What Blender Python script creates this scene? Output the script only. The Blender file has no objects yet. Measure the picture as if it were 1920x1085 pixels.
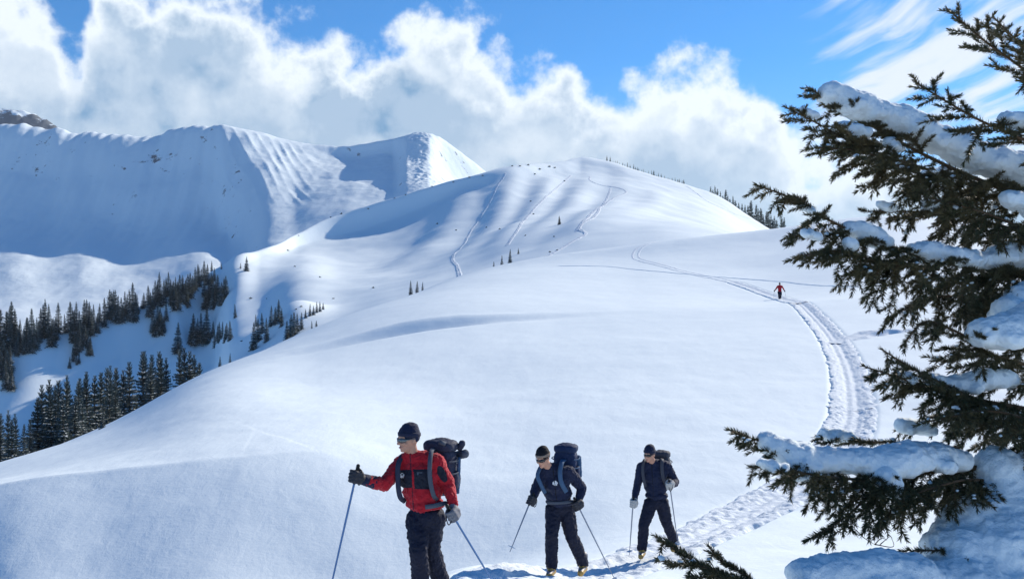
import bpy, bmesh, math, random
import numpy as np
from mathutils import Vector, Matrix, Euler

SC = bpy.context.scene
COL = SC.collection
F = 1850.0          # focal length in photo pixels (photo is 1920 wide)
HX, HY = 960.0, 600.0   # vanishing point / eye-level line of the photo

# ------------------------------------------------------------------ camera
cam_d = bpy.data.cameras.new('camera')
cam = bpy.data.objects.new('camera', cam_d); COL.objects.link(cam)
cam_d.sensor_width = 36.0
cam_d.lens = 36.0 * F / 1920.0
cam_d.shift_y = (HY - 542.5) / 1920.0
cam_d.clip_start = 0.05; cam_d.clip_end = 60000.0
cam.location = (0, 0, 0)
cam.rotation_euler = (math.radians(90), 0, 0)
SC.camera = cam

SC.view_settings.view_transform = 'Standard'
SC.view_settings.look = 'None'
SC.view_settings.gamma = 1.0
SC.view_settings.use_curve_mapping = False
SC.view_settings.exposure = 0.27

# ------------------------------------------------------------------ sun
SUN_AZ = math.radians(42)      # to the right of the viewing direction, behind the hills
SUN_EL = math.radians(29)
sun_d = bpy.data.lights.new('sun', 'SUN')
sun_d.energy = 5.0; sun_d.angle = math.radians(0.6); sun_d.color = (1.0, 0.905, 0.77)
sun = bpy.data.objects.new('sun', sun_d); COL.objects.link(sun)
sdir = Vector((math.sin(SUN_AZ) * math.cos(SUN_EL), math.cos(SUN_AZ) * math.cos(SUN_EL), math.sin(SUN_EL)))
sun.rotation_euler = sdir.to_track_quat('Z', 'Y').to_euler()

# ------------------------------------------------------------------ node helper
class NT:
    def __init__(s, tree): s.t = tree
    def n(s, kind, **kw):
        nd = s.t.nodes.new(kind)
        for k, v in kw.items(): setattr(nd, k, v)
        return nd
    def put(s, sock, v):
        if isinstance(v, E): s.t.links.new(v.s, sock)
        elif isinstance(v, bpy.types.NodeSocket): s.t.links.new(v, sock)
        else: sock.default_value = v
    def m(s, op, a, b=None, c=None, clamp=False):
        nd = s.n('ShaderNodeMath', operation=op); nd.use_clamp = clamp
        s.put(nd.inputs[0], a)
        if b is not None: s.put(nd.inputs[1], b)
        if c is not None: s.put(nd.inputs[2], c)
        return E(s, nd.outputs[0])
    def vm(s, op, a, b=None, out=0):
        nd = s.n('ShaderNodeVectorMath', operation=op)
        s.put(nd.inputs[0], a)
        if b is not None:
            if op == 'SCALE': s.put(nd.inputs['Scale'], b)
            else: s.put(nd.inputs[1], b)
        return E(s, nd.outputs['Value'] if op in ('DOT_PRODUCT', 'LENGTH', 'DISTANCE') else nd.outputs[0])
    def noise(s, vec, scale, detail=4, rough=0.5, lac=2.0, dist=0.0, color=False):
        nd = s.n('ShaderNodeTexNoise'); 
        if vec is not None: s.put(nd.inputs['Vector'], vec)
        nd.inputs['Scale'].default_value = scale; nd.inputs['Detail'].default_value = detail
        nd.inputs['Roughness'].default_value = rough; nd.inputs['Lacunarity'].default_value = lac
        nd.inputs['Distortion'].default_value = dist
        return E(s, nd.outputs['Color' if color else 'Fac'])
    def xyz(s, x, y, z):
        nd = s.n('ShaderNodeCombineXYZ')
        for i, v in enumerate((x, y, z)): s.put(nd.inputs[i], v)
        return E(s, nd.outputs[0])
    def sep(s, v):
        nd = s.n('ShaderNodeSeparateXYZ'); s.put(nd.inputs[0], v)
        return [E(s, o) for o in nd.outputs]
    def smooth(s, x, a, b):
        nd = s.n('ShaderNodeMapRange', interpolation_type='SMOOTHSTEP')
        s.put(nd.inputs[0], x); s.put(nd.inputs[1], a); s.put(nd.inputs[2], b)
        return E(s, nd.outputs[0])
    def mix(s, f, a, b):
        nd = s.n('ShaderNodeMix', data_type='RGBA')
        s.put(nd.inputs[0], f)
        for sk, v in ((nd.inputs[6], a), (nd.inputs[7], b)):
            if isinstance(v, tuple) and len(v) == 3: v = v + (1.0,)
            s.put(sk, v)
        return E(s, nd.outputs[2])
    def curve(s, x, pts):
        nd = s.n('ShaderNodeFloatCurve'); s.put(nd.inputs[1], x)
        c = nd.mapping.curves[0]
        c.points[0].location = pts[0]; c.points[1].location = pts[-1]
        for p in pts[1:-1]: c.points.new(*p)
        nd.mapping.update()
        return E(s, nd.outputs[0])
class E:
    def __init__(s, nt, sock): s.nt, s.s = nt, sock
    def __add__(s, o): return s.nt.m('ADD', s, o)
    __radd__ = __add__
    def __sub__(s, o): return s.nt.m('SUBTRACT', s, o)
    def __rsub__(s, o): return s.nt.m('SUBTRACT', o, s)
    def __mul__(s, o): return s.nt.m('MULTIPLY', s, o)
    __rmul__ = __mul__
    def __truediv__(s, o): return s.nt.m('DIVIDE', s, o)

# ------------------------------------------------------------------ world: Nishita sky with procedural clouds
world = bpy.data.worlds.new('World'); SC.world = world; world.use_nodes = True
world.cycles.sampling_method = 'MANUAL'; world.cycles.sample_map_resolution = 512
SC.cycles.max_bounces = 6; SC.cycles.diffuse_bounces = 3; SC.cycles.glossy_bounces = 2; SC.cycles.transparent_max_bounces = 8
SC.cycles.caustics_reflective = False; SC.cycles.caustics_refractive = False
wt = world.node_tree; wt.nodes.clear(); W = NT(wt)
sky = W.n('ShaderNodeTexSky', sky_type='NISHITA'); sky.sun_disc = False
sky.sun_elevation = SUN_EL; sky.sun_rotation = SUN_AZ
sky.altitude = 1800; sky.air_density = 1.0; sky.dust_density = 0.4; sky.ozone_density = 2.5
def AZ(px): return math.atan((px - HX) / F)
def EL(px, py): return math.atan((HY - py) / math.hypot(F, px - HX))
geo = W.n('ShaderNodeTexCoord')
D = E(W, geo.outputs['Generated'])
def cloud_fields(Dv):
    dx, dy, dz = W.sep(Dv)
    az = W.m('ARCTAN2', dx, dy); el = W.m('ARCSINE', dz)
    return az, el
TOP = [(-900,330),(-500,180),(-250,-20),(0,-80),(70,-60),(105,20),(135,85),(165,20),(215,-60),(400,-60),(470,-40),(515,25),(600,45),(690,92),(725,70),(765,15),
       (825,-5),(875,15),(925,75),(965,112),(1030,120),(1085,165),(1130,180),(1180,150),(1240,132),(1310,118),(1380,128),(1435,160),(1470,205),(1500,255),(1570,270),(1700,285),(1920,300),(2100,300),(2500,340)]
AZ0, AZ1 = AZ(-900), AZ(2500)
pts = [((AZ(x) - AZ0) / (AZ1 - AZ0), 0.1 + EL(x, y)) for x, y in TOP]
pts = [(0.0, pts[0][1])] + pts[1:-1] + [(1.0, pts[-1][1])]
def density(Dv, rich=True):
    az, el = cloud_fields(Dv)
    t = W.m('ADD', (az - AZ0) / (AZ1 - AZ0), 0.0, clamp=True)
    top = W.curve(t, pts) - 0.1
    n1 = W.noise(Dv, 9.0, 2, 0.5)
    n2 = W.noise(Dv, 26.0, 7 if rich else 2, 0.58)
    if not rich:
        return W.m('MINIMUM', (top - el) * 14.0, 2.4) + (n1 - 0.5) * 0.9 + (n2 - 0.5) * 1.9, az, el
    vo = W.n('ShaderNodeTexVoronoi', feature='F1'); W.put(vo.inputs['Vector'], W.vm('ADD', Dv, W.vm('SCALE', W.noise(Dv, 20, 1, 0.5, color=True), 0.03)))
    vo.inputs['Scale'].default_value = 24.0
    bil = 0.45 - W.m('POWER', E(W, vo.outputs['Distance']), 1.6)
    base = (top - el) * 14.0
    base = W.m('MINIMUM', base, 2.4)
    return base + (n1 - 0.5) * 0.9 + (n2 - 0.5) * 1.9 + bil * 0.55 , az, el
d0, az, el = density(D)
sv = sdir.normalized()
d1, _, _ = density(W.vm('ADD', D, (sv.x * 0.030, sv.y * 0.0, 0.034)), False)
mask = W.smooth(d0, -0.05, 0.52)
# light: lit where the cloud thins towards the sun, grey-blue where it thickens
lit = W.smooth(d0 - d1, -0.25, 0.55)
Ds = W.vm('MULTIPLY', D, (1.0, 1.0, 1.7))
big = W.noise(Ds, 5.5, 3, 0.5)
fine = W.noise(W.vm('ADD', D, (3.1, 1.7, 0.4)), 17.0, 5, 0.62)
thick = W.smooth(d0, 0.18, 1.15)
core = W.smooth(big * 0.75 + fine * 0.55, 0.38, 0.92)
shade = W.m('MULTIPLY', thick, core * 0.80 + 0.50, clamp=True)
shade = W.m('SUBTRACT', shade, lit * 0.34, clamp=True)
ccol = W.mix(shade, (0.78, 0.85, 0.92), (0.13, 0.285, 0.49))
# low haze bank close to the hills is brighter and softer
low = W.smooth(el, 0.17, 0.05)
ccol = W.mix(low * 0.5, ccol, (0.40, 0.58, 0.76))
# cirrus wisps, streaming from lower left to upper right on the right-hand side of the sky
ca, sa = math.cos(math.radians(17)), math.sin(math.radians(17))
along = az * ca + el * sa; across = el * ca - az * sa
fan = across + along * (-0.10)
cv = W.xyz(along * 2.6, fan * 23.0, 2.0)
c1 = W.noise(W.vm('ADD', cv, W.vm('SCALE', W.noise(D, 14, 1, 0.5, color=True), 0.55)), 1.5, 5, 0.56)
c2 = W.noise(W.vm('ADD', D, (7.0, 0, 1.0)), 5.0, 3, 0.5)
gate = W.smooth(az, AZ(1395), AZ(1640)) * W.smooth(az, 1.0, 0.62) * W.smooth(el, 0.75, 0.36)
gate2 = gate + 0.30 * (1.0 - gate) * W.smooth(el, EL(1000, 60), EL(1000, -30)) * W.smooth(el, 0.75, 0.36)
cir = W.smooth(c1 * 0.9 + (c2 - 0.5) * 0.28 + gate2 * 0.27, 0.60, 0.84)
cir = W.m('MULTIPLY', cir, gate2, clamp=True) * 0.92
# horizon milkiness
skyc = E(W, sky.outputs[0])
sk = W.vm('MULTIPLY', W.vm('SCALE', skyc, 0.087), (0.30, 0.94, 1.40))
hz = W.smooth(el, 0.26, 0.04) * 0.6
sk = W.mix(hz, sk, (0.37, 0.55, 0.81))
sk = W.mix(cir, sk, (0.74, 0.79, 0.85))
sk = W.mix(mask, sk, ccol)
bg = W.n('ShaderNodeBackground'); W.put(bg.inputs[0], sk); bg.inputs[1].default_value = 1.0
wo = W.n('ShaderNodeOutputWorld'); wt.links.new(bg.outputs[0], wo.inputs[0])

# ------------------------------------------------------------------ numpy helpers
def P(px, py, Y):
    return Vector(((px - HX) / F * Y, Y, (HY - py) / F * Y))
def pchip_prep(x, y):
    """x (n,), y (n, ...) -> slopes (monotone cubic)"""
    x = np.asarray(x, float); y = np.asarray(y, float)
    h = np.diff(x); h = h.reshape((-1,) + (1,) * (y.ndim - 1))
    d = np.diff(y, axis=0) / h
    m = np.zeros_like(y)
    w1 = 2 * h[1:] + h[:-1]; w2 = h[1:] + 2 * h[:-1]
    same = (d[:-1] * d[1:]) > 0
    with np.errstate(divide='ignore', invalid='ignore'):
        hm = (w1 + w2) / (w1 / d[:-1] + w2 / d[1:])
    m[1:-1] = np.where(same, hm, 0.0)
    m[0] = d[0]; m[-1] = d[-1]
    return m
def pchip(x, y, q, smooth=False):
    x = np.asarray(x, float); y = np.asarray(y, float); q = np.asarray(q, float)
    if smooth:
        m = np.gradient(y, x, axis=0)
    else:
        m = pchip_prep(x, y)
    i = np.clip(np.searchsorted(x, q) - 1, 0, len(x) - 2)
    h = (x[i + 1] - x[i]); t = (np.clip(q, x[0], x[-1]) - x[i]) / h
    sh = (-1,) + (1,) * (y.ndim - 1)
    t = t.reshape(sh); h = h.reshape(sh)
    return ((2*t**3 - 3*t**2 + 1) * y[i] + (t**3 - 2*t**2 + t) * h * m[i]
            + (-2*t**3 + 3*t**2) * y[i + 1] + (t**3 - t**2) * h * m[i + 1])
_rng = np.random.RandomState(7)
_perm = _rng.permutation(256); _perm = np.concatenate([_perm, _perm])
_g = _rng.randn(256, 2); _g /= np.linalg.norm(_g, axis=1)[:, None]
def perlin(x, y):
    xi = np.floor(x).astype(int); yi = np.floor(y).astype(int)
    xf = x - xi; yf = y - yi
    u = xf**3 * (xf * (xf * 6 - 15) + 10); v = yf**3 * (yf * (yf * 6 - 15) + 10)
    def gr(ix, iy, fx, fy):
        g = _g[_perm[_perm[ix & 255] + (iy & 255)]]
        return g[..., 0] * fx + g[..., 1] * fy
    a = gr(xi, yi, xf, yf); b = gr(xi + 1, yi, xf - 1, yf)
    c = gr(xi, yi + 1, xf, yf - 1); d = gr(xi + 1, yi + 1, xf - 1, yf - 1)
    return (a * (1 - u) + b * u) * (1 - v) + (c * (1 - u) + d * u) * v
def fbm(x, y, oct=4, gain=0.5):
    s = 0; a = 1.0
    for i in range(oct):
        s = s + a * perlin(x * 2**i + 17.3 * i, y * 2**i - 9.1 * i); a *= gain
    return s
def sstep(x, a, b):
    t = np.clip((x - a) / (b - a), 0, 1); return t * t * (3 - 2 * t)

def link(o, parent=None):
    COL.objects.link(o)
    if parent is not None: o.parent = parent
    return o
def tag(o, label=None, cat=None, group=None, kind=None):
    if label: o['label'] = label
    if cat: o['category'] = cat
    if group: o['group'] = group
    if kind: o['kind'] = kind
    return o
def mesh_np(name, verts, faces, mat=None, smooth=True):
    """faces: (n,3) or (n,4) int array"""
    me = bpy.data.meshes.new(name)
    verts = np.asarray(verts, np.float32); faces = np.asarray(faces, np.int32)
    k = faces.shape[1]
    me.vertices.add(len(verts)); me.vertices.foreach_set('co', verts.ravel())
    me.loops.add(faces.size); me.loops.foreach_set('vertex_index', faces.ravel())
    me.polygons.add(len(faces)); me.polygons.foreach_set('loop_start', np.arange(0, faces.size, k, dtype=np.int32))
    me.update(calc_edges=True); me.validate()
    if smooth: me.polygons.foreach_set('use_smooth', np.ones(len(me.polygons), bool))
    if mat: me.materials.append(mat)
    return me
def grid_mesh(name, X, Y, Z, mat, flip=False):
    a, b = X.shape
    idx = np.arange(a * b).reshape(a, b)
    q = np.stack([idx[:-1, :-1], idx[1:, :-1], idx[1:, 1:], idx[:-1, 1:]], -1).reshape(-1, 4)
    if flip: q = q[:, ::-1]
    return mesh_np(name, np.stack([X, Y, Z], -1).reshape(-1, 3), q, mat)

# ------------------------------------------------------------------ materials
def new_mat(name):
    m = bpy.data.materials.new(name); m.use_nodes = True
    t = m.node_tree; b = t.nodes['Principled BSDF']
    return m, NT(t), b
def plain(name, col, rough=0.7, spec=0.3, var=0.0, scale=30.0, bump=0.0, metal=0.0, sheen=0.0):
    m, T, b = new_mat(name)
    b.inputs['Roughness'].default_value = rough; b.inputs['Specular IOR Level'].default_value = spec
    b.inputs['Metallic'].default_value = metal
    if sheen: b.inputs['Sheen Weight'].default_value = sheen
    co = E(T, T.n('ShaderNodeTexCoord').outputs['Object'])
    if var:
        n = T.noise(co, scale, 4, 0.6)
        c = T.mix(n, tuple(x * (1 - var) for x in col), tuple(min(1, x * (1 + var)) for x in col))
        T.put(b.inputs['Base Color'], c)
    else:
        b.inputs['Base Color'].default_value = col + (1,)
    if bump:
        bp = T.n('ShaderNodeBump'); bp.inputs['Strength'].default_value = bump; bp.inputs['Distance'].default_value = 0.01
        T.put(bp.inputs['Height'], T.noise(co, scale * 1.7, 5, 0.6)); T.t.links.new(bp.outputs[0], b.inputs['Normal'])
    return m
def snow_mat(name, col=(0.80, 0.89, 0.93), fine=18.0, fstr=0.25, fdist=0.02, big=0.8, bstr=0.3, bdist=0.15, streak=0.0):
    m, T, b = new_mat(name)
    b.inputs['Base Color'].default_value = col + (1,)
    b.inputs['Roughness'].default_value = 0.8; b.inputs['Specular IOR Level'].default_value = 0.06
    co = E(T, T.n('ShaderNodeTexCoord').outputs['Object'])
    b1 = T.n('ShaderNodeBump'); b1.inputs['Strength'].default_value = bstr; b1.inputs['Distance'].default_value = bdist
    T.put(b1.inputs['Height'], T.noise(co, big, 4, 0.55))
    b2 = T.n('ShaderNodeBump'); b2.inputs['Strength'].default_value = fstr; b2.inputs['Distance'].default_value = fdist
    T.put(b2.inputs['Height'], T.noise(co, fine, 4, 0.6)); T.t.links.new(b1.outputs[0], b2.inputs['Normal'])
    if streak:
        b3 = T.n('ShaderNodeBump'); b3.inputs['Strength'].default_value = streak; b3.inputs['Distance'].default_value = 0.04
        T.put(b3.inputs['Height'], T.noise(T.vm('MULTIPLY', co, (1.1, 0.35, 1.0)), 2.6, 4, 0.62, dist=0.6)); T.t.links.new(b2.outputs[0], b3.inputs['Normal'])
        T.t.links.new(b3.outputs[0], b.inputs['Normal'])
    else:
        T.t.links.new(b2.outputs[0], b.inputs['Normal'])
    return m
M_SNOW = snow_mat('fresh_snow', big=0.45, bstr=0.16, bdist=0.2, fine=10.0, fstr=0.22, fdist=0.03, streak=0.30)
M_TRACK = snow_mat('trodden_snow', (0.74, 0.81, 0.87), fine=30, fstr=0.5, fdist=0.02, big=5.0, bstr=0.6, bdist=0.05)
M_HILL = snow_mat('hill_snow', big=0.03, bstr=0.25, bdist=2.0, fine=0.25, fstr=0.2, fdist=0.4)
M_CUSH = snow_mat('bough_snow', (0.80, 0.89, 0.93), fine=75, fstr=0.5, fdist=0.012, big=16.0, bstr=0.45, bdist=0.03)
def rock_snow(name, amount, sc):
    m, T, b = new_mat(name)
    b.inputs['Roughness'].default_value = 0.8; b.inputs['Specular IOR Level'].default_value = 0.06
    co = E(T, T.n('ShaderNodeTexCoord').outputs['Object'])
    nz = T.sep(E(T, T.n('ShaderNodeNewGeometry').outputs['Normal']))[2]
    n = T.noise(co, 0.012 * sc, 8, 0.68)
    n2 = T.noise(co, 0.0035 * sc, 3, 0.5)
    steep = T.smooth(nz, 0.92, 0.62)
    f = T.smooth(n * 0.7 + n2 * 0.45 + steep * 0.16, 0.80 - amount, 0.86 - amount)
    T.put(b.inputs['Base Color'], T.mix(f, (0.79, 0.885, 0.93), (0.125, 0.14, 0.165)))
    bp = T.n('ShaderNodeBump'); bp.inputs['Strength'].default_value = 0.28; bp.inputs['Distance'].default_value = 4.0
    T.put(bp.inputs['Height'], T.noise(co, 0.02 * sc, 6, 0.6)); T.t.links.new(bp.outputs[0], b.inputs['Normal'])
    return m
M_MOUNT = rock_snow('mountain_snow_and_rock', -0.02, 3.2)
M_PEAK = rock_snow('rocky_peak', 0.22, 1.6)
# ================================================================== TERRAIN
class Sheet:
    """terrain described by profiles seen along directions (px) as rows of (distance, height)"""
    def __init__(s, pxs, rows, npx, nt, smooth_px=False, smooth_t=False, blur=0):
        # rows: array (ncol, nrow, 2) -> Y, z
        rows = np.array(rows, float)
        px = npx
        tk = np.arange(rows.shape[1]); t = nt
        ly = pchip(pxs, np.log(rows[:, :, 0]), px); lz = pchip(pxs, rows[:, :, 1], px, smooth_px)
        GY = np.exp(pchip(tk, ly.T, t)).T; GZ = pchip(tk, lz.T, t, smooth_t).T
        if blur:
            k = np.exp(-0.5 * (np.arange(-3 * blur, 3 * blur + 1) / blur) ** 2); k /= k.sum()
            pad = np.pad(GZ / GY, ((3 * blur, 3 * blur), (0, 0)), mode='edge')
            GZ = sum(k[i] * pad[i:i + len(GZ)] for i in range(len(k))) * GY
        s.px = px; s.GY = GY; s.GZ = GZ
        s.GX = (px[:, None] - HX) / F * GY
    def col(s, px):
        i = int(np.clip(np.searchsorted(s.px, px) - 1, 0, len(s.px) - 2))
        f = float(np.clip((px - s.px[i]) / (s.px[i + 1] - s.px[i]), 0, 1))
        return s.GY[i] * (1 - f) + s.GY[i + 1] * f, s.GZ[i] * (1 - f) + s.GZ[i + 1] * f
    def z(s, px, Y):
        a, b = s.col(px); return float(np.interp(Y, a, b))
    def zx(s, x, y):
        return s.z(HX + F * x / y, y)
    def hit(s, px, py, Ymin=0.0, Ymax=1e9):
        """first point on the sheet seen at photo position (px, py)"""
        a, b = s.col(px); v = HY - F * b / a
        ok = np.where((v <= py) & (a >= Ymin) & (a <= Ymax))[0]
        i = ok[0] if len(ok) else int(np.argmin(np.where((a >= Ymin) & (a <= Ymax), np.abs(v - py), 1e9)))
        if i > 0 and len(ok) and v[i - 1] > py:
            f = (v[i - 1] - py) / (v[i - 1] - v[i]); Y = a[i - 1] * (1 - f) + a[i] * f
        else: Y = a[i]
        return Vector(((px - HX) / F * Y, Y, float(np.interp(Y, a, b))))

# ---- near snowfield
YS = [1.2, 2, 6, 9.25, 13, 16, 20, 26, 33, 50, 75, 100, 140, 190, 215, 260, 340]
NEARC = [-900, -300, 0, 200, 400, 600, 800, 1200, 1450, 1600, 1920, 2800]
NEARZ = [
 [-1.7,-1.85,-4.0,-6.6,-9.2,-9.4,-8.9,-8.0,-9.2,-13,-19,-25,-35,-47,-52,-59,-69],
 [-1.7,-1.85,-3.8,-6.2,-8.6,-8.6,-7.9,-5.9,-6.8,-9.5,-14.5,-20,-29,-40,-44,-50,-60],
 [-1.7,-1.85,-3.3,-5.4,-6.6,-6.5,-5.9,-4.70,-5.3,-7.05,-10.9,-15.7,-24,-34,-38,-44,-52],
 [-1.7,-1.8,-2.9,-4.8,-6.2,-6.3,-5.7,-4.32,-4.45,-5.5,-7.9,-11,-17,-26,-30,-37,-47],
 [-1.7,-1.8,-2.6,-3.9,-5.5,-5.9,-5.4,-3.98,-3.58,-3.3,-3.75,-5.4,-9.5,-17,-21,-29,-40],
 [-1.7,-1.8,-2.5,-3.0,-4.7,-5.6,-5.4,-3.84,-3.45,-3.1,-2.0,-1.2,-0.95,-4.5,-7.5,-14,-26],
 [-1.7,-1.8,-2.4,-2.75,-3.45,-4.6,-5.1,-4.12,-3.68,-2.95,-0.6,1.5,3.9,6.2,6.4,2,-10],
 [-1.7,-1.8,-2.3,-2.75,-3.42,-3.76,-4.1,-3.80,-3.22,-2.0,0.3,2.3,5.9,12.4,16.6,15.5,6],
 [-1.7,-1.8,-2.2,-2.7,-3.3,-3.6,-3.82,-3.6,-3.1,-1.6,0.7,2.3,7.0,14.8,19.6,19,10],
 [-1.65,-1.75,-2.1,-2.5,-3.1,-3.5,-3.75,-3.6,-3.1,-1.4,1.2,3.3,9,18,22,20.5,12],
 [-1.6,-1.7,-2.0,-2.3,-2.8,-3.1,-3.4,-3.4,-2.8,-0.5,2.5,5.3,11,18,20.5,19,12],
 [-1.5,-1.6,-1.8,-2.0,-2.2,-2.4,-2.5,-2.5,-1.8,1,5,9,16,24,27,28,26]]
rows = [[(YS[j], NEARZ[i][j]) for j in range(len(YS))] for i in range(len(NEARC))]
npx = np.concatenate([np.linspace(-900, -260, 60), np.linspace(-250, 2150, 760), np.linspace(2170, 2800, 50)])
NEAR = Sheet(NEARC, rows, npx, np.linspace(0, len(YS) - 1, 620), smooth_px=True, smooth_t=True)
def bump_at(S, px, py, Y, sx, sy, h, ang=0.0):
    c = ((px - HX) / F * Y, Y)
    dx = S.GX - c[0]; dy = S.GY - c[1]
    ca, sa = math.cos(ang), math.sin(ang)
    u = dx * ca + dy * sa; v = -dx * sa + dy * ca
    S.GZ += h * np.exp(-(u / sx) ** 2 - (v / sy) ** 2)
# rolling wind-packed surface
NEAR.GZ += 0.55 * fbm(NEAR.GX / 38, NEAR.GY / 46, 2) * sstep(NEAR.GY, 10, 60)
NEAR.GZ += 0.05 * fbm(NEAR.GX / 5.0, NEAR.GY / 6.5, 3)
# drift lip with a hollow below it (the blue streak left of centre)
def lip(S, line, width, h):
    line = np.array(line)
    best = np.full(S.GX.shape, 1e9); side = np.zeros(S.GX.shape); fade = np.zeros(S.GX.shape)
    n = len(line) - 1
    for k in range(n):
        a, b = line[k], line[k + 1]; d = b - a; L = np.hypot(*d)
        t = np.clip(((S.GX - a[0]) * d[0] + (S.GY - a[1]) * d[1]) / L**2, 0, 1)
        ex = S.GX - a[0] - t * d[0]; ey = S.GY - a[1] - t * d[1]
        dist = np.hypot(ex, ey); cr = (d[0] * (S.GY - a[1]) - d[1] * (S.GX - a[0])) / L
        u = dist < best
        best = np.where(u, dist, best); side = np.where(u, cr, side); fade = np.where(u, np.sin(np.pi * (k + t) / n) ** 0.7, fade)
    # raised just behind the line, scooped in front
    prof = np.where(side > 0, np.exp(-(best / (width * 3)) ** 2) * 0.6, -np.exp(-((best - width * 0.6) / width) ** 2) + np.exp(-(best / (width * .5)) ** 2) * .6)
    S.GZ += h * fade * prof
def gp(px, py, Ymin=20):
    v = NEAR.hit(px, py, Ymin); return (v.x, v.y)
def trough(S, p0, p1, half, w, h):
    a, b = np.array(gp(*p0)), np.array(gp(*p1)); c = (a + b) / 2; d = (b - a) / np.hypot(*(b - a))
    u = (S.GX - c[0]) * d[0] + (S.GY - c[1]) * d[1]; v = -(S.GX - c[0]) * d[1] + (S.GY - c[1]) * d[0]
    v = v + 0.03 * u * u / half
    lf = np.exp(-(u / half) ** 2)
    S.GZ += h * lf * (np.exp(-((v - w) / w) ** 2) * 0.8 - np.exp(-((v + w * 0.5) / (w * 1.1)) ** 2))
trough(NEAR, (650, 641), (780, 613), 7.0, 1.5, 0.42)
trough(NEAR, (760, 613), (900, 601), 9.0, 1.6, 0.30)
def crest(S, line, w, h, wob=0.0):
    line = np.array(line); best = np.full(S.GX.shape, 1e9); fade = np.zeros(S.GX.shape); n = len(line) - 1
    for k in range(n):
        a, b = line[k], line[k + 1]; d = b - a; L = np.hypot(*d)
        t = np.clip(((S.GX - a[0]) * d[0] + (S.GY - a[1]) * d[1]) / L**2, 0, 1)
        dist = np.hypot(S.GX - a[0] - t * d[0], S.GY - a[1] - t * d[1]); u = dist < best
        best = np.where(u, dist, best); fade = np.where(u, 1 - sstep((k + t) / n, 0.25, 1.0), fade)
    S.GZ += h * fade * np.exp(-best / w)
crest(NEAR, [gp(-260, 962, 18), gp(-100, 944, 18), gp(0, 930, 18), gp(150, 908, 18), gp(300, 888, 18), gp(450, 868, 18), gp(600, 852, 18), gp(740, 838, 18), gp(860, 831, 18)], 2.0, 0.34)
NEAR.GZ += 0.018 * fbm(NEAR.GX / 1.3, NEAR.GY / 1.6, 3) * (1 - sstep(NEAR.GY, 40, 90))

# ---- hill with the bowl, and the wooded spur on its left
def yz(Y, y): return (Y, (HY - y) / F * Y)
HILLC, HILLR = [], []
def hc(px, *r):
    HILLC.append(px); HILLR.append([yz(*q) for q in r])
#      px     start        base        mid        under-rim     rim       back       far back
hc(-700, (420, 1000), (560, 900), (585, 850), (600, 790), (640, 730), (700, 800), (1000, 900))
hc(-200, (420, 960), (550, 850), (575, 800), (590, 750), (622, 700), (690, 780), (1000, 860))
hc(0,    (400, 930), (558, 815), (578, 770), (595, 720), (622, 652), (690, 720), (1000, 800))
hc(150,  (400, 900), (585, 800), (606, 750), (624, 690), (650, 611), (710, 680), (1000, 760))
hc(250,  (400, 880), (600, 775), (628, 720), (650, 660), (680, 580), (740, 650), (1050, 740))
hc(330,  (400, 820), (620, 730), (648, 680), (670, 622), (700, 545), (770, 620), (1050, 720))
hc(395,  (380, 760), (630, 685), (672, 630), (702, 575), (740, 513), (820, 590), (1100, 700))
hc(430,  (340, 720), (470, 645), (600, 580), (700, 530), (770, 494), (860, 570), (1150, 690))
hc(490,  (330, 690), (430, 640), (620, 560), (780, 490), (840, 470), (930, 540), (1200, 670))
hc(560,  (320, 650), (420, 602), (660, 525), (908, 462), (925, 438), (1000, 520), (1300, 640))
hc(640,  (310, 630), (430, 580), (720, 512), (960, 440), (980, 401), (1060, 480), (1400, 600))
hc(740,  (300, 600), (420, 552), (760, 492), (992, 408), (1010, 371), (1120, 440), (1500, 570))
hc(830,  (300, 580), (420, 530), (790, 462), (1012, 372), (1030, 345), (1170, 410), (1550, 550))
hc(890,  (300, 560), (410, 518), (810, 438), (1014, 354), (1040, 331), (1210, 390), (1600, 540))
hc(950,  (300, 545), (400, 505), (820, 412), (1000, 345), (1080, 315), (1260, 370), (1600, 530))
hc(1020, (300, 530), (390, 492), (830, 398), (1050, 336), (1160, 307), (1300, 345), (1700, 520))
hc(1060, (300, 520), (385, 486), (840, 390), (1090, 330), (1210, 303), (1320, 335), (1700, 520))
hc(1092, (300, 510), (380, 480), (850, 384), (1120, 326), (1250, 296), (1340, 330), (1700, 520))
hc(1130, (300, 505), (375, 474), (850, 384), (1120, 330), (1240, 302), (1320, 335), (1700, 520))
hc(1180, (300, 500), (370, 466), (840, 388), (1100, 338), (1220, 318), (1310, 350), (1600, 520))
hc(1250, (300, 490), (360, 458), (800, 400), (1080, 354), (1200, 337), (1280, 385), (1500, 520))
hc(1330, (300, 485), (350, 458), (760, 420), (1060, 380), (1180, 362), (1260, 420), (1450, 540))
hc(1440, (290, 490), (340, 470), (720, 462), (1020, 443), (1120, 429), (1200, 480), (1400, 560))
hc(1560, (290, 510), (340, 500), (700, 500), (980, 495), (1080, 490), (1150, 530), (1350, 600))
hc(1800, (290, 540), (340, 530), (700, 530), (980, 530), (1080, 530), (1150, 560), (1350, 620))
hpx = np.linspace(-700, 1800, 900)
HILL = Sheet(HILLC, HILLR, hpx, np.concatenate([np.linspace(0, 3, 170), np.linspace(3, 4.15, 130)[1:], np.linspace(4.15, 6, 40)[1:]]), blur=3)
gx, gy = HILL.GX, HILL.GY
HILL.GZ += (2.2 * fbm(gx / 90, gy / 110, 3) + 0.5 * fbm(gx / 25, gy / 30, 2)) * sstep(gy, 330, 500)
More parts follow.
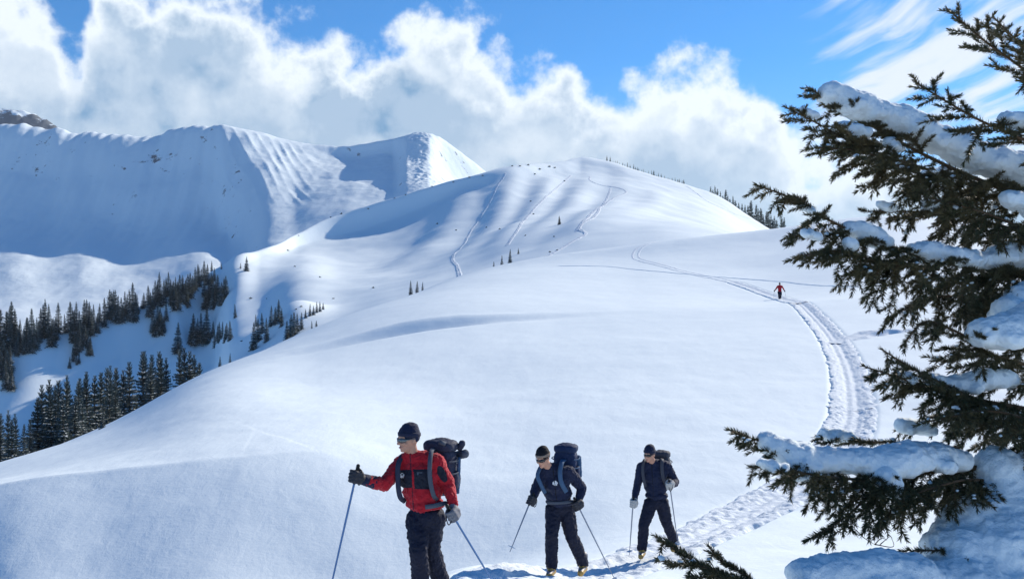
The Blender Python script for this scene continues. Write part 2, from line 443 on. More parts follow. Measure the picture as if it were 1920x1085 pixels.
# ribs and runnels falling from the summit ridge towards the bowl
def rib(S, p0, p1, w, h):
    a = np.array(p0[:2]); b = np.array(p1[:2]); d = b - a; L = np.hypot(*d)
    t = ((S.GX - a[0]) * d[0] + (S.GY - a[1]) * d[1]) / L**2
    s = (d[0] * (S.GY - a[1]) - d[1] * (S.GX - a[0])) / L
    S.GZ += h * np.exp(-(s / w) ** 2) * sstep(t, -0.05, 0.25) * (1 - sstep(t, 0.75, 1.08))
hp = lambda px, py: HILL.hit(px, py, 300)
for (a, b, w, h) in [((955, 322), (850, 500), 17, 3.6), ((1040, 322), (905, 480), 15, 3.6), ((1100, 330), (960, 470), 15, 3.2),
                     ((1175, 345), (1010, 490), 18, 3.5), ((880, 350), (760, 500), 22, 6), ((1240, 355), (1120, 440), 15, 2.5), ((1000, 318), (870, 495), 12, -2.6), ((1070, 326), (930, 480), 12, -2.4),
                     ((1140, 345), (985, 480), 12, -2), ((560, 470), (600, 560), 30, 4)]:
    rib(HILL, hp(*a), hp(*b), w, h)
# gullies in the shaded wooded face
wood = sstep(-HILL.px, -425, -385)[:, None] * sstep(gy, 420, 560)
HILL.GZ += wood * 5.0 * perlin(gx / 26 + gy / 60, gy / 160)
bump_at(HILL, 535, 0, 430, 16, 34, 9.0, 0.2)      # wooded knoll at the mouth of the bowl
bump_at(HILL, 455, 0, 760, 10, 30, 4.0)

# ---- far mountain
MC, MR = [], []
def mc(px, *r):
    MC.append(px); MR.append([yz(*q) for q in r])
#     px     floor      floor2      foot        face       crest      back      back2
mc(-800, (1250, 720), (1700, 580), (2250, 440), (2440, 310), (2600, 200), (2800, 300), (3600, 420))
mc(-200, (1250, 690), (1700, 560), (2250, 430), (2440, 315), (2600, 218), (2800, 300), (3600, 420))
mc(0,    (1250, 680), (1700, 555), (2270, 414), (2440, 325), (2600, 232), (2800, 300), (3600, 420))
mc(25,   (1250, 680), (1700, 552), (2270, 412), (2440, 325), (2600, 235), (2800, 300), (3600, 420))
mc(85,   (1250, 676), (1680, 560), (2255, 428), (2430, 340), (2600, 241), (2800, 300), (3600, 420))
mc(135,  (1250, 672), (1680, 558), (2262, 422), (2420, 340), (2600, 246), (2800, 300), (3600, 420))
mc(160,  (1250, 670), (1680, 554), (2260, 420), (2430, 339), (2600, 250), (2800, 300), (3600, 420))
mc(200,  (1250, 668), (1660, 560), (2248, 430), (2400, 346), (2600, 252), (2800, 300), (3600, 420))
mc(238,  (1250, 664), (1650, 560), (2240, 436), (2385, 348), (2600, 255), (2800, 300), (3600, 420))
mc(280,  (1250, 660), (1650, 555), (2240, 430), (2390, 346), (2600, 256), (2800, 300), (3600, 420))
mc(330,  (1250, 656), (1650, 545), (2245, 418), (2400, 338), (2580, 242), (2800, 300), (3600, 420))
mc(375,  (1250, 650), (1650, 532), (2250, 412), (2405, 324), (2560, 236), (2800, 300), (3600, 420))
mc(400,  (1250, 650), (1650, 530), (2235, 420), (2375, 338), (2560, 235), (2800, 300), (3600, 420))
mc(425,  (1250, 645), (1650, 530), (2180, 436), (2300, 358), (2550, 236), (2800, 300), (3600, 420))
mc(455,  (1250, 640), (1620, 530), (2060, 448), (2280, 340), (2560, 242), (2800, 300), (3600, 420))
mc(490,  (1250, 630), (1600, 520), (2020, 420), (2330, 310), (2580, 251), (2800, 300), (3600, 420))
mc(560,  (1250, 610), (1650, 500), (2120, 385), (2420, 305), (2600, 268), (2800, 310), (3600, 420))
mc(620,  (1250, 600), (1650, 490), (2150, 366), (2530, 294), (2600, 275), (2800, 320), (3600, 420))
mc(680,  (1250, 590), (1650, 480), (2150, 362), (2562, 292), (2600, 271), (2800, 320), (3600, 420))
mc(735,  (1250, 580), (1650, 470), (2150, 360), (2545, 286), (2600, 261), (2800, 320), (3600, 420))
mc(765,  (1250, 570), (1650, 465), (2100, 356), (2350, 305), (2580, 254), (2800, 320), (3600, 420))
mc(802,  (1250, 560), (1650, 460), (2110, 352), (2350, 300), (2565, 250), (2800, 320), (3600, 420))
mc(830,  (1250, 560), (1650, 460), (2150, 360), (2430, 320), (2600, 263), (2800, 320), (3600, 430))
mc(870,  (1250, 560), (1650, 470), (2200, 380), (2500, 340), (2640, 292), (2850, 330), (3600, 430))
mc(918,  (1250, 560), (1650, 480), (2200, 400), (2560, 360), (2700, 327), (2900, 350), (3600, 430))
mc(1010, (1250, 570), (1650, 500), (2200, 440), (2600, 410), (2750, 385), (2950, 400), (3600, 450))
mc(1300, (1250, 600), (1650, 560), (2200, 520), (2600, 500), (2800, 490), (3000, 495), (3600, 500))
mpx = np.linspace(-800, 1300, 820)
MOUNT = Sheet(MC, MR, mpx, np.concatenate([np.linspace(0, 2, 90), np.linspace(2, 4.2, 200)[1:], np.linspace(4.2, 6, 30)[1:]]), blur=5)
gx, gy = MOUNT.GX, MOUNT.GY
face = sstep(gy, 1950, 2250)
left = sstep(-MOUNT.px, -440, -400)[:, None]
MOUNT.GZ += face * left * (12 * perlin(gx / 60 + gy / 300, gy / 500) + 8 * perlin(gx / 24 + 3 + gy / 200, gy / 260))
MOUNT.GZ += (5 * fbm(gx / 120, gy / 150, 4)) * sstep(gy, 1300, 1700)
MOUNT.GZ += 1.8 * fbm(gx / 34, gy / 46, 2) * face
# narrow diagonal runnels right of the spur
rr = (1 - left) * sstep(-MOUNT.px, -600, -560)[:, None] * sstep(gy, 2080, 2200) * (1 - sstep(gy, 2470, 2560))
ph = (gx + (gy - 2300) * 0.52) / 30.0 + 0.6 * perlin(gx / 80, gy / 300)
MOUNT.GZ += rr * 3.6 * (1 - np.abs(np.sin(ph * math.pi)) ** 0.5) * (0.35 + 0.9 * np.clip(perlin(gx / 45 + 9, gy / 400) + 0.5, 0, 1))
# rough little rocks on the pyramid peak
rk = np.exp(-((MOUNT.px - 795) / 40) ** 2)[:, None] * face
MOUNT.GZ += rk * 7 * np.abs(fbm(gx / 18, gy / 22, 3))

# ---- rocky summit further back on the left
PC, PR = [], []
for px, yc in [(-500, 190), (-260, 150), (-120, 190), (-40, 200), (20, 203), (55, 211), (90, 228), (125, 250), (220, 300), (400, 380)]:
    PC.append(px); PR.append([yz(3300, yc + 190), yz(3500, yc + 90), yz(3700, yc), yz(3900, yc + 60), yz(4400, yc + 160)])
PEAK = Sheet(PC, PR, np.linspace(-500, 400, 220), np.linspace(0, 4, 90))
PEAK.GZ += 26 * np.abs(fbm(PEAK.GX / 90, PEAK.GY / 120, 5, 0.55)) * sstep(PEAK.GY, 3350, 3500) - 8

def sheet_obj(S, name, mat):
    o = link(bpy.data.objects.new(name, grid_mesh(name, S.GX, S.GY, S.GZ, mat)))
    return tag(o, kind='structure')
# ---- ski tracks: carve and strips -------------------------------------------------
def smooth_line(pts, step):
    pts = np.array([tuple(p[:2]) for p in pts], float)
    d = np.concatenate([[0], np.cumsum(np.hypot(*np.diff(pts, axis=0).T))])
    q = np.arange(0, d[-1], step)
    x = pchip(d, pts[:, 0], q, True); y = pchip(d, pts[:, 1], q, True)
    return np.stack([x, y], -1)
def world_xy(px, Y): return ((px - HX) / F * Y, Y)
MAIN = [world_xy(420, 6.0), world_xy(800, 9.25), world_xy(1045, 13.1), world_xy(1215, 15.8), world_xy(1385, 19.5), world_xy(1508, 23), world_xy(1588, 29.5),
        world_xy(1594, 39), world_xy(1560, 54), world_xy(1520, 70), world_xy(1463, 97), world_xy(1385, 122), world_xy(1300, 146), world_xy(1228, 170), world_xy(1192, 188), world_xy(1198, 200), world_xy(1230, 212)]
ml = smooth_line(MAIN, 0.06)
def carve(S, line, w, depth, ymax):
    sel = np.where((S.GY < ymax))
    X = S.GX[sel]; Y = S.GY[sel]
    L = line[::6]; L = L[L[:, 1] < ymax * 1.2]
    best = np.full(X.shape, 1e9)
    for k in range(0, len(L), 1):
        d = (X - L[k, 0]) ** 2 + (Y - L[k, 1]) ** 2
        np.minimum(best, d, out=best)
    S.GZ[sel] -= depth * (1 - sstep(np.sqrt(best), w * 0.45, w))
NEAR0 = NEAR.GZ.copy()
carve(NEAR, ml, 0.9, 0.26, 125)
snowfield = sheet_obj(NEAR, 'snowfield', M_SNOW)
NEAR.GZ = NEAR0          # queries use the undisturbed surface
# ground under and behind the photographer, so that the snow goes on all around
th = np.linspace(math.radians(46), math.radians(314), 120); rr_ = np.geomspace(1.0, 340, 70)
T_, R_ = np.meshgrid(th, rr_, indexing='ij')
X_ = R_ * np.sin(T_); Y_ = R_ * np.cos(T_)
zr = np.array([NEAR.z(2700, max(1.3, r * 0.70)) for r in rr_]); zl = np.array([NEAR.z(-850, max(1.3, r * 0.70)) for r in rr_])
wgt = sstep(T_, math.radians(60), math.radians(300))
Z_ = zr[None] * (1 - wgt) + zl[None] * wgt - 0.02
o = link(bpy.data.objects.new('snowfield', grid_mesh('snowfield_rear', X_, Y_, Z_, M_SNOW))); tag(o, kind='structure')
o = link(bpy.data.objects.new('snowfield', mesh_np('snowfield_foot', [(-1.4, 1.5, -1.76), (1.4, 1.5, -1.74), (1.4, -1.2, -1.73), (-1.4, -1.2, -1.73)], [(3, 2, 1, 0)], M_SNOW))); tag(o, kind='structure')
sheet_obj(HILL, 'snow_hill', M_HILL); sheet_obj(MOUNT, 'mountain', M_MOUNT); sheet_obj(PEAK, 'rocky_mountain', M_PEAK)

def strip(name, line, S, halfw, prof, nacross, mat, rough, rscale, lift=0.0, edge_noise=0.0, taper=True):
    n = len(line)
    tan = np.gradient(line, axis=0); tan /= np.linalg.norm(tan, axis=1)[:, None]
    nor = np.stack([-tan[:, 1], tan[:, 0]], -1)
    s = np.linspace(-1, 1, nacross)
    hw = halfw if np.ndim(halfw) else np.full(n, halfw)
    al = np.concatenate([[0], np.cumsum(np.hypot(*np.diff(line, axis=0).T))])
    wob = 1 + edge_noise * fbm(al / 0.9, al * 0 + 3.3, 4, 0.7)[:, None] * np.sign(s)[None] * 1.0 + edge_noise * fbm(al / 1.3, al * 0 + 8.1, 4, 0.7)[:, None]
    off = s[None] * hw[:, None] * wob
    X = line[:, 0][:, None] + nor[:, 0][:, None] * off; Y = line[:, 1][:, None] + nor[:, 1][:, None] * off
    Z = np.empty_like(X)
    for i in range(n):
        for_px = HX + F * X[i] / Y[i]
        Z[i] = [S.z(p, y) for p, y in zip(for_px[::4], Y[i][::4])] if False else np.interp(s, s[::4], [S.z(p, y) for p, y in zip(for_px[::4], Y[i][::4])])
    pr = prof(s)[None, :]
    rg = fbm(X / rscale, Y / rscale, 4, 0.6) * (0.45 + 0.55 * sstep(np.abs(s), 0.25, 0.5))[None]
    inner = (1 - np.abs(s) ** 4)[None]
    ends = (sstep(al, 0, hw[0] * 4) * sstep(al[-1] - al, 0, hw[0] * 4))[:, None] if taper else 1.0
    Z += (pr + rough * rg * inner + lift * inner + 0.06 * hw[0]) * ends - 0.06 * hw[0] * (1.0 if taper else 1.0)
    o = link(bpy.data.objects.new(name, grid_mesh(name, X, Y, Z, mat, flip=True)))
    return tag(o, kind='structure')
def near_prof(s):
    a = np.abs(s)
    berm = 0.022 * np.exp(-((a - 0.62) / 0.17) ** 2)
    groove = -0.05 * np.exp(-(a / 0.66) ** 6) - 0.05 * np.exp(-(a / 0.30) ** 4)
    edge = -0.12 * sstep(a, 0.82, 1.0)
    twin = 0.018 * np.exp(-(a / 0.10) ** 2) - 0.018 * np.exp(-((a - 0.22) / 0.09) ** 2)
    return berm + groove + edge + twin
seg1 = ml[ml[:, 1] < 34]
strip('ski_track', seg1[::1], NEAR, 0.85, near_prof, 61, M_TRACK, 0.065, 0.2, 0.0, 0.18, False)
seg2 = ml[(ml[:, 1] >= 33.6) & (ml[:, 1] < 82)]
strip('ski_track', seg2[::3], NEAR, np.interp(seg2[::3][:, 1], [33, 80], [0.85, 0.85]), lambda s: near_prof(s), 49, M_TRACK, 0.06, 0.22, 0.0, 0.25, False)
seg3 = ml[ml[:, 1] >= 81]
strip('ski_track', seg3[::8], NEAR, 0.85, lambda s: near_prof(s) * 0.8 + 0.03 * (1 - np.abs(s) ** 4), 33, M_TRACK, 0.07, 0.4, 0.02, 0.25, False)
# thin side tracks on the snowfield
thin = lambda s: 0.16 * np.exp(-((np.abs(s) - 0.5) / 0.2) ** 2) - 0.05 * np.abs(s) ** 8 + 0.03
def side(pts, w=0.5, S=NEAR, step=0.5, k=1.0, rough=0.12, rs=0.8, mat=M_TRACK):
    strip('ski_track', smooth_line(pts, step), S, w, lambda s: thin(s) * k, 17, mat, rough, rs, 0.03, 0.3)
g2 = lambda px, py, Ym=45: NEAR.hit(px, py, Ym)
side([g2(1575, 642), g2(1605, 634), g2(1640, 627), g2(1680, 622), g2(1730, 612)], 0.8, step=0.25)
side([g2(1040, 499, 130), g2(1120, 499, 130), g2(1200, 506, 130), g2(1290, 514, 120), g2(1370, 521, 110), g2(1450, 527, 100), g2(1560, 536, 90), g2(1620, 538, 90)], 0.28, k=0.15, rough=0.03, mat=M_SNOW)
# tracks on the hill
h2 = lambda px, py: HILL.hit(px, py, 330)
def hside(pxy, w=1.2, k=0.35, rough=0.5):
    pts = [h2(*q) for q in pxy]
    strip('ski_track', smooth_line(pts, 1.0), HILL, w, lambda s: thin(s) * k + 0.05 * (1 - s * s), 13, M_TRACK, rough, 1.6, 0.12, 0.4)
hside([(950, 322), (935, 345), (925, 365), (905, 400), (885, 430), (868, 460), (848, 486), (858, 502), (862, 518)])
hside([(1072, 328), (1050, 348), (1030, 365), (1005, 388), (985, 412), (965, 440), (950, 462)])
hside([(1105, 330), (1120, 345), (1145, 350), (1168, 355), (1150, 372), (1128, 388), (1110, 410), (1086, 430), (1098, 438), (1070, 455), (1035, 476), (1003, 497)])
hside([(1145, 352), (1140, 368), (1118, 392), (1094, 415), (1080, 436)], 1.3)
hside([(1285, 348), (1310, 365), (1335, 382), (1370, 398), (1400, 408), (1425, 418), (1445, 428)], 1.0, 0.35)
hside([(915, 505), (890, 512), (880, 520)], 1.0, 0.35)
# ================================================================== MIDDLE-DISTANCE SPRUCES AND SHRUBS
def needle_mat(name, a, b, sc):
    m, T, bs = new_mat(name)
    co = E(T, T.n('ShaderNodeTexCoord').outputs['Object'])
    oi = E(T, T.n('ShaderNodeObjectInfo').outputs['Random'])
    n = T.noise(co, sc, 3, 0.6)
    c = T.mix(T.smooth(n + oi * 0.25 - 0.12, 0.3, 0.75), a, b)
    T.put(bs.inputs['Base Color'], c); bs.inputs['Roughness'].default_value = 0.75; bs.inputs['Specular IOR Level'].default_value = 0.2
    return m
M_CROWN = needle_mat('spruce_needles_distant', (0.050, 0.072, 0.068), (0.140, 0.175, 0.168), 0.9)
M_BARK = plain('spruce_bark', (0.085, 0.065, 0.05), 0.9, 0.1, 0.35, 25, 0.6)
M_TSNOW = plain('snow_on_tree', (0.78, 0.86, 0.92), 0.7, 0.2)

def spruce_meshes(seed, slim, snowy):
    """unit-height spruce: crown, snow and trunk meshes"""
    R = random.Random(seed)
    V, Fc, SV, SF = [], [], [], []
    def tri(VV, FF, a, b, c):
        k = len(VV); VV.extend((a, b, c)); FF.append((k, k + 1, k + 2))
    tiers = 30
    for i in range(tiers):
        t = (i + R.random() * 0.6) / tiers
        zc = 0.05 + 0.93 * t
        Lr = slim * (1 - t) ** 0.85 * (0.82 + 0.3 * R.random()) + 0.008
        nb = int(7 + 4 * (1 - t))
        a0 = R.random() * 6.28
        for j in range(nb):
            a = a0 + j * 6.283 / nb + R.uniform(-.25, .25)
            L = Lr * R.uniform(0.65, 1.12)
            if R.random() < 0.06: continue
            d = Vector((math.cos(a), math.sin(a), 0)); s = Vector((-d.y, d.x, 0))
            drop = R.uniform(0.32, 0.55) * (1.15 - 0.7 * t)
            lift = 0.05 * t
            pts = []
            for k in range(5):
                u = k / 4
                pts.append(d * (L * u) + Vector((0, 0, zc + lift * u - drop * L * u ** 1.3 + 0.10 * L * max(0, u - 0.75))))
            for k in range(4):
                u = (k + 0.6) / 4.4
                w = L * (0.34 * (1 - u) + 0.10) * R.uniform(0.7, 1.25)
                b = pts[k]; nx = pts[k + 1]
                for sg in (-1, 1):
                    tip = b.lerp(nx, R.uniform(.6, 1.1)) + s * (sg * w) + Vector((0, 0, -R.uniform(0.10, 0.5) * w - 0.008))
                    tri(V, Fc, b, nx, tip)
                    hang = b.lerp(nx, R.random()) + s * (sg * w * 0.4) + Vector((0, 0, -R.uniform(0.012, 0.034)))
                    tri(V, Fc, b, hang, nx)
            tri(V, Fc, pts[3] + s * 0.006, pts[3] - s * 0.006, pts[4] + d * 0.010)
            if R.random() < snowy:
                k0 = R.choice((0, 1, 1, 2))
                for k in range(k0, min(4, k0 + 2)):
                    u = (k + 0.6) / 4.4
                    w = L * (0.20 * (1 - u) + 0.06) * R.uniform(0.6, 1.2)
                    up = Vector((0, 0, 0.0045)); b = pts[k] + up; nx = pts[k + 1] + up
                    md = b.lerp(nx, .5)
                    q1 = md + s * w - Vector((0, 0, 0.25 * w)); q2 = md - s * w - Vector((0, 0, 0.25 * w))
                    tri(SV, SF, b, q2, nx); tri(SV, SF, b, nx, q1)
    tri(V, Fc, Vector((0.006, 0, 0.95)), Vector((-0.006, 0, 0.95)), Vector((0, 0, 1.0)))
    tri(V, Fc, Vector((0, 0.006, 0.95)), Vector((0, -0.006, 0.95)), Vector((0, 0, 1.0)))
    cr = mesh_np('spruce_crown', [tuple(v) for v in V], Fc, M_CROWN, False)
    sn = mesh_np('spruce_snow', [tuple(v) for v in SV], SF, M_TSNOW, False)
    tv, tf = [], []
    for k, (z, r) in enumerate([(-0.05, 0.017), (0.1, 0.014), (0.5, 0.008), (0.97, 0.001)]):
        for q in range(7): tv.append((r * math.cos(q * 6.283 / 7), r * math.sin(q * 6.283 / 7), z))
    for k in range(3):
        for q in range(7): tf.append((k * 7 + q, k * 7 + (q + 1) % 7, k * 7 + 7 + (q + 1) % 7, k * 7 + 7 + q))
    tr = mesh_np('spruce_trunk', tv, tf, M_BARK)
    # one joined mesh (crown + snow + trunk) for trees only a few pixels tall
    k1, k2 = len(V), len(V) + len(SV)
    jv = [tuple(v) for v in V] + [tuple(v) for v in SV]
    jm = mesh_np('spruce_small', jv, [tuple(f) for f in Fc] + [tuple(x + k1 for x in f) for f in SF], M_CROWN, False)
    jm.materials.append(M_TSNOW)
    mi = np.zeros(len(jm.polygons), np.int32); mi[len(Fc):] = 1
    jm.polygons.foreach_set('material_index', mi)
    return cr, sn, tr, jm
VAR = [spruce_meshes(s, sl, sn) for s, sl, sn in [(1, 0.150, .55), (2, 0.175, .6), (3, 0.135, .5), (4, 0.20, .65), (5, 0.16, .55), (6, 0.185, .5)]]
RT = random.Random(11)
def tree(base, h, label, group, small=False):
    v = RT.choice(VAR)
    rot = RT.random() * 6.28; w = RT.uniform(0.95, 1.4)
    tilt = (RT.uniform(-.03, .03), RT.uniform(-.03, .03))
    if small:
        o = bpy.data.objects.new('spruce_tree', v[3])
    else:
        o = bpy.data.objects.new('spruce_tree', None); o.empty_display_size = 0.3
    COL.objects.link(o)
    o.location = base; o.scale = (h * w, h * w, h); o.rotation_euler = (tilt[0], tilt[1], rot)
    tag(o, label, 'tree', group)
    if not small:
        for nm, me in (('crown', v[0]), ('snow', v[1]), ('trunk', v[2])):
            c = bpy.data.objects.new(nm, me); COL.objects.link(c); c.parent = o
            if nm == 'snow': c['kind'] = 'stuff'
    return o
def t_hill(px, py, hpx, label, group=None, small=False, Ymin=330):
    b = HILL.hit(px, py, Ymin); tree(b - Vector((0, 0, 0.2)), hpx * b.y / F, label, group, small)
def t_top(px, ytop, Y, label, group=None):
    zb = NEAR.z(px, Y); zt = (HY - ytop) / F * Y
    tree(Vector(((px - HX) / F * Y, Y, zb - 0.2)), max(1.2, zt - zb), label, group)
rimx = [c for c in HILLC]; rimy = [HY - F * r[4][1] / r[4][0] for r in HILLR]; rimY = [r[4][0] for r in HILLR]
def rim(px): return float(np.interp(px, rimx, rimy))
# --- wooded spur: trees along its crest
G1 = 'spruces along the crest of the shaded spur'; L1 = 'frosted spruce in the long row along the shaded spur crest'
ORD = ['first', 'second', 'third', 'fourth', 'fifth', 'sixth', 'seventh', 'eighth', 'ninth', 'tenth', 'eleventh', 'twelfth', 'thirteenth', 'fourteenth', 'fifteenth', 'sixteenth', 'seventeenth', 'eighteenth', 'nineteenth', 'twentieth', 'twenty-first', 'twenty-second']
STR = ['far left end', 'left end', 'left part', 'left centre', 'middle', 'right centre', 'right part', 'right end', 'far right end']
cur_st, cnt = -1, 0
x = -14.0
while x < 404:
    dens = 0.5 + 0.5 * math.sin(x * 0.085 + 1.0)
    hp_ = float(np.interp(x, [0, 150, 300, 404], [74, 60, 50, 34])) * RT.uniform(0.55, 1.15)
    st = min(8, max(0, int((x + 14) / 46.5)))
    if st != cur_st: cur_st, cnt = st, 0
    t_hill(x, rim(x) + RT.uniform(1, 9) + (RT.random() < .4) * RT.uniform(4, 22), hp_, ORD[cnt] + ' spruce from left in the ' + STR[st] + ' of the shaded spur crest row', G1); cnt += 1
    x += RT.uniform(2.7, 6.4) + (6 if dens < 0.15 else 0)
# --- clusters on the shaded face below the crest
L2 = 'spruce standing in a clump on the blue shaded slope'; G2 = 'spruce clumps on the shaded slope'
CLN = ['mid-slope clump', 'large high clump', 'top right clump', 'left clump', 'small low left clump', 'image-edge clump', 'clump around the tallest trees', 'low right clump', 'upper left clump']
for ci, (x0, x1, y0, y1, h, n) in enumerate([(285, 314, 600, 632, 42, 8), (318, 354, 560, 585, 48, 11), (380, 424, 548, 580, 42, 13), (138, 172, 640, 668, 46, 9),
                               (128, 150, 672, 692, 26, 4), (0, 24, 690, 738, 56, 7), (356, 384, 628, 650, 50, 5), (396, 432, 630, 652, 36, 9), (30, 60, 640, 672, 46, 6)]):
    for k in range(n):
        px = x0 + (x1 - x0) * (k + RT.random()) / n
        t_hill(px, RT.uniform(y0, y1), h * RT.uniform(.7, 1.15), ORD[k] + ' spruce from left in the ' + CLN[ci] + ' on the shaded slope', G2)
t_hill(441, 596, 27, 'lone small spruce where the shaded slope meets the sunlit snow')
t_hill(333, 662, 58, 'tall narrow spruce, slimmest and leftmost of the tall ones amid the shaded slope')
t_hill(388, 644, 68, 'tallest spruce on the shaded slope, just left of the sunlit snow')
t_hill(363, 647, 60, 'tall spruce touching the left side of the tallest one on the slope')
# --- stands behind the brow of the near snowfield
for (lab, grp, lst) in [
    ('tall dark spruce of the dense stand, lower left', 'dense spruce stand at lower left', [(80, 718, 172), (92, 712, 186), (104, 720, 168), (112, 706, 190), (124, 703, 178), (133, 712, 196), (143, 708, 170), (151, 704, 188), (160, 700, 200), (166, 698, 176), (174, 708, 192), (98, 735, 160), (118, 738, 158), (138, 742, 162), (155, 745, 165)]),
    ('dark spruce of the bottom left edge group', 'spruces at the bottom left edge', [(2, 770, 150), (14, 766, 160), (24, 786, 142), (34, 776, 150), (45, 790, 146), (54, 784, 156), (-8, 780, 150)]),
    ('bushy spruce of the middle stand behind the brow', 'middle stand behind the brow', [(188, 692, 200), (197, 688, 214), (206, 684, 205), (214, 690, 220), (222, 686, 208), (230, 696, 216), (202, 706, 196), (218, 712, 198)]),
    ('spruce of the right-hand stand above the brow', 'right-hand stand behind the brow', [(270, 660, 222), (278, 655, 232), (287, 660, 226), (296, 655, 236), (304, 662, 224), (312, 668, 230), (283, 680, 215), (299, 684, 215)]),
    ('short spruce half hidden by the brow', 'bushy spruces at the brow', [(340, 655, 232), (348, 648, 236), (357, 654, 230), (366, 660, 238), (374, 676, 236)])]:
    for k, (px, yt, Y) in enumerate(sorted(lst)): t_top(px + RT.uniform(-1, 1), yt + RT.uniform(-5, 5), Y, ORD[k] + ' from the left, ' + lab, grp)
t_top(68, 742, 165, 'single pointed spruce left of the dense lower left stand')
t_top(243, 676, 215, 'slim spruce between the middle and right-hand stands behind the brow')
t_top(192, 764, 75, 'small dark spruce alone on the near snowy brow')
t_top(412, 668, 92, 'tiny spruce on the brow, left one of a small pair')
t_top(431, 668, 96, 'tiny spruce on the brow, right one of a small pair')
# --- knoll
L3 = 'spruce of the grove on the knoll below the bowl'; G3 = 'grove on the knoll'
KN = -1
for (px, py, h) in sorted([(476, 655, 52), (484, 640, 44), (492, 625, 40), (500, 640, 46), (508, 612, 40), (516, 608, 34), (522, 606, 46), (528, 612, 36), (480, 612, 24),
                    (538, 636, 36), (545, 630, 42), (552, 628, 44), (558, 622, 36), (565, 618, 34), (548, 640, 30)]):
    KN += 1; t_hill(px, py, h, ORD[KN] + ' from the left, ' + L3, G3)
L3b = 'small spruce in the line trailing right of the knoll'; G3b = 'line of small spruces right of the knoll'
for k, (px, py, h) in enumerate([(573, 596, 18), (581, 592, 24), (588, 590, 18), (594, 586, 22), (600, 584, 20), (606, 580, 14)]): t_hill(px, py, h, ORD[k] + ' from the left, ' + L3b, G3b)
t_hill(585, 630, 30, 'pointed little spruce at the brow, left of a close pair'); t_hill(593, 626, 26, 'pointed little spruce at the brow, right of a close pair')
# --- single trees in and around the bowl
t_hill(397, 505, 20, 'spruce on the skyline where the wooded spur meets the bowl'); t_hill(415, 504, 12, 'stubby spruce on the skyline left of the bowl rim knob')
t_hill(462, 508, 28, 'spruce casting a short shadow on the rounded rim knob'); t_hill(451, 503, 11, 'tiny spruce beside the larger one on the rim knob')
t_hill(770, 553, 28, 'left and tallest spruce of the trio at the bowl floor'); t_hill(782, 551, 25, 'middle spruce of the trio at the bowl floor'); t_hill(792, 547, 20, 'right and smallest spruce of the trio at the bowl floor')
t_hill(926, 507, 18, 'leftmost spruce of the row below the ski tracks'); t_hill(941, 502, 24, 'second spruce from left in the row below the ski tracks'); t_hill(956, 494, 28, 'broadest spruce of the row below the ski tracks')
t_hill(972, 476, 12, 'uppermost small spruce of the row below the ski tracks'); t_hill(974, 501, 9, 'lowest tiny spruce right of the row below the tracks')
t_hill(1049, 421, 17, 'lone dark spruce on the sunlit slope beside the ski tracks')
# --- tree line behind the right shoulder of the hill
L4 = 'tiny spruce in the tree line on the right shoulder of the summit'; G4 = 'summit shoulder tree line'
x = 1138.0; cnt = 0; half = 0
while x < 1284:
    if half == 0 and x > 1206: half, cnt = 1, 0
    nm4 = ORD[min(cnt, 21)] + ' from left, tiny spruce in the ' + ('left', 'right')[half] + ' half of the summit shoulder tree line'; cnt += 1
    h = 10 * RT.uniform(.5, 1.2); Yr = float(np.interp(x, rimx, rimY)) + 12
    z = HILL.z(x, Yr); tree(Vector(((x - HX) / F * Yr, Yr, z - 1)), h * Yr / F + 2.5, nm4, G4, True)
    x += RT.uniform(2.2, 6.5)
L5 = 'grey-blue spruce in the wood beyond the right end of the sunlit hill'; G5 = 'wood beyond the right end of the hill'
x = 1332.0; cnt = 0; half = 0
while x < 1475:
    if half == 0 and x > 1400: half, cnt = 1, 0
    nm5 = ORD[min(cnt, 21)] + ' from left, spruce in the ' + ('left', 'right')[half] + ' half of the wood right of the hill'; cnt += 1
    for r_ in range(1):
        Yr = float(np.interp(x, rimx, rimY)) + RT.uniform(30, 110)
        zt = (HY - float(np.interp(x, [1332, 1380, 1440, 1475], [350, 366, 394, 412])) + RT.uniform(-12, 6)) / F * Yr
        z = HILL.z(x, Yr); tree(Vector(((x - HX) / F * Yr, Yr, z - 1)), max(6, zt - z), nm5, G5, True)
    x += RT.uniform(2.5, 6)
# --- leafless shrubs poking through the snow
def shrub_mesh(seed):
    R = random.Random(seed); V, Fc = [], []
    for k in range(46):
        d = Vector((R.gauss(0, 1), R.gauss(0, 1), abs(R.gauss(0.7, .6)))).normalized(); L = R.uniform(.5, 1)
        s = d.cross(Vector((R.random(), R.random(), R.random()))).normalized() * R.uniform(.06, .14)
        k0 = len(V); b = d * 0.1; V += [b - s, b + s, d * L + s * .5, d * L - s * .5]; Fc.append((k0, k0 + 1, k0 + 2, k0 + 3))
    return mesh_np('shrub', [tuple(v) for v in V], Fc, M_CROWN, False)
SH = [shrub_mesh(s) for s in (1, 2, 3)]
SHL = [(1012, 318), (1003, 327), (1030, 313), (1040, 315), (995, 378), (1058, 340), (1000, 402), (937, 430), (985, 442), (1031, 473), (1020, 483), (1039, 444), (1045, 470), (912, 427), (855, 432), (820, 420), (690, 392), (640, 398), (620, 404), (740, 372), (560, 442), (760, 366), (810, 350), (850, 342),
       (880, 333), (905, 330), (960, 312), (975, 312), (990, 310), (540, 470), (553, 500), (600, 520), (470, 560), (500, 560), (453, 640), (700, 540), (625, 560), (565, 575), (555, 580)]
SHC = {}
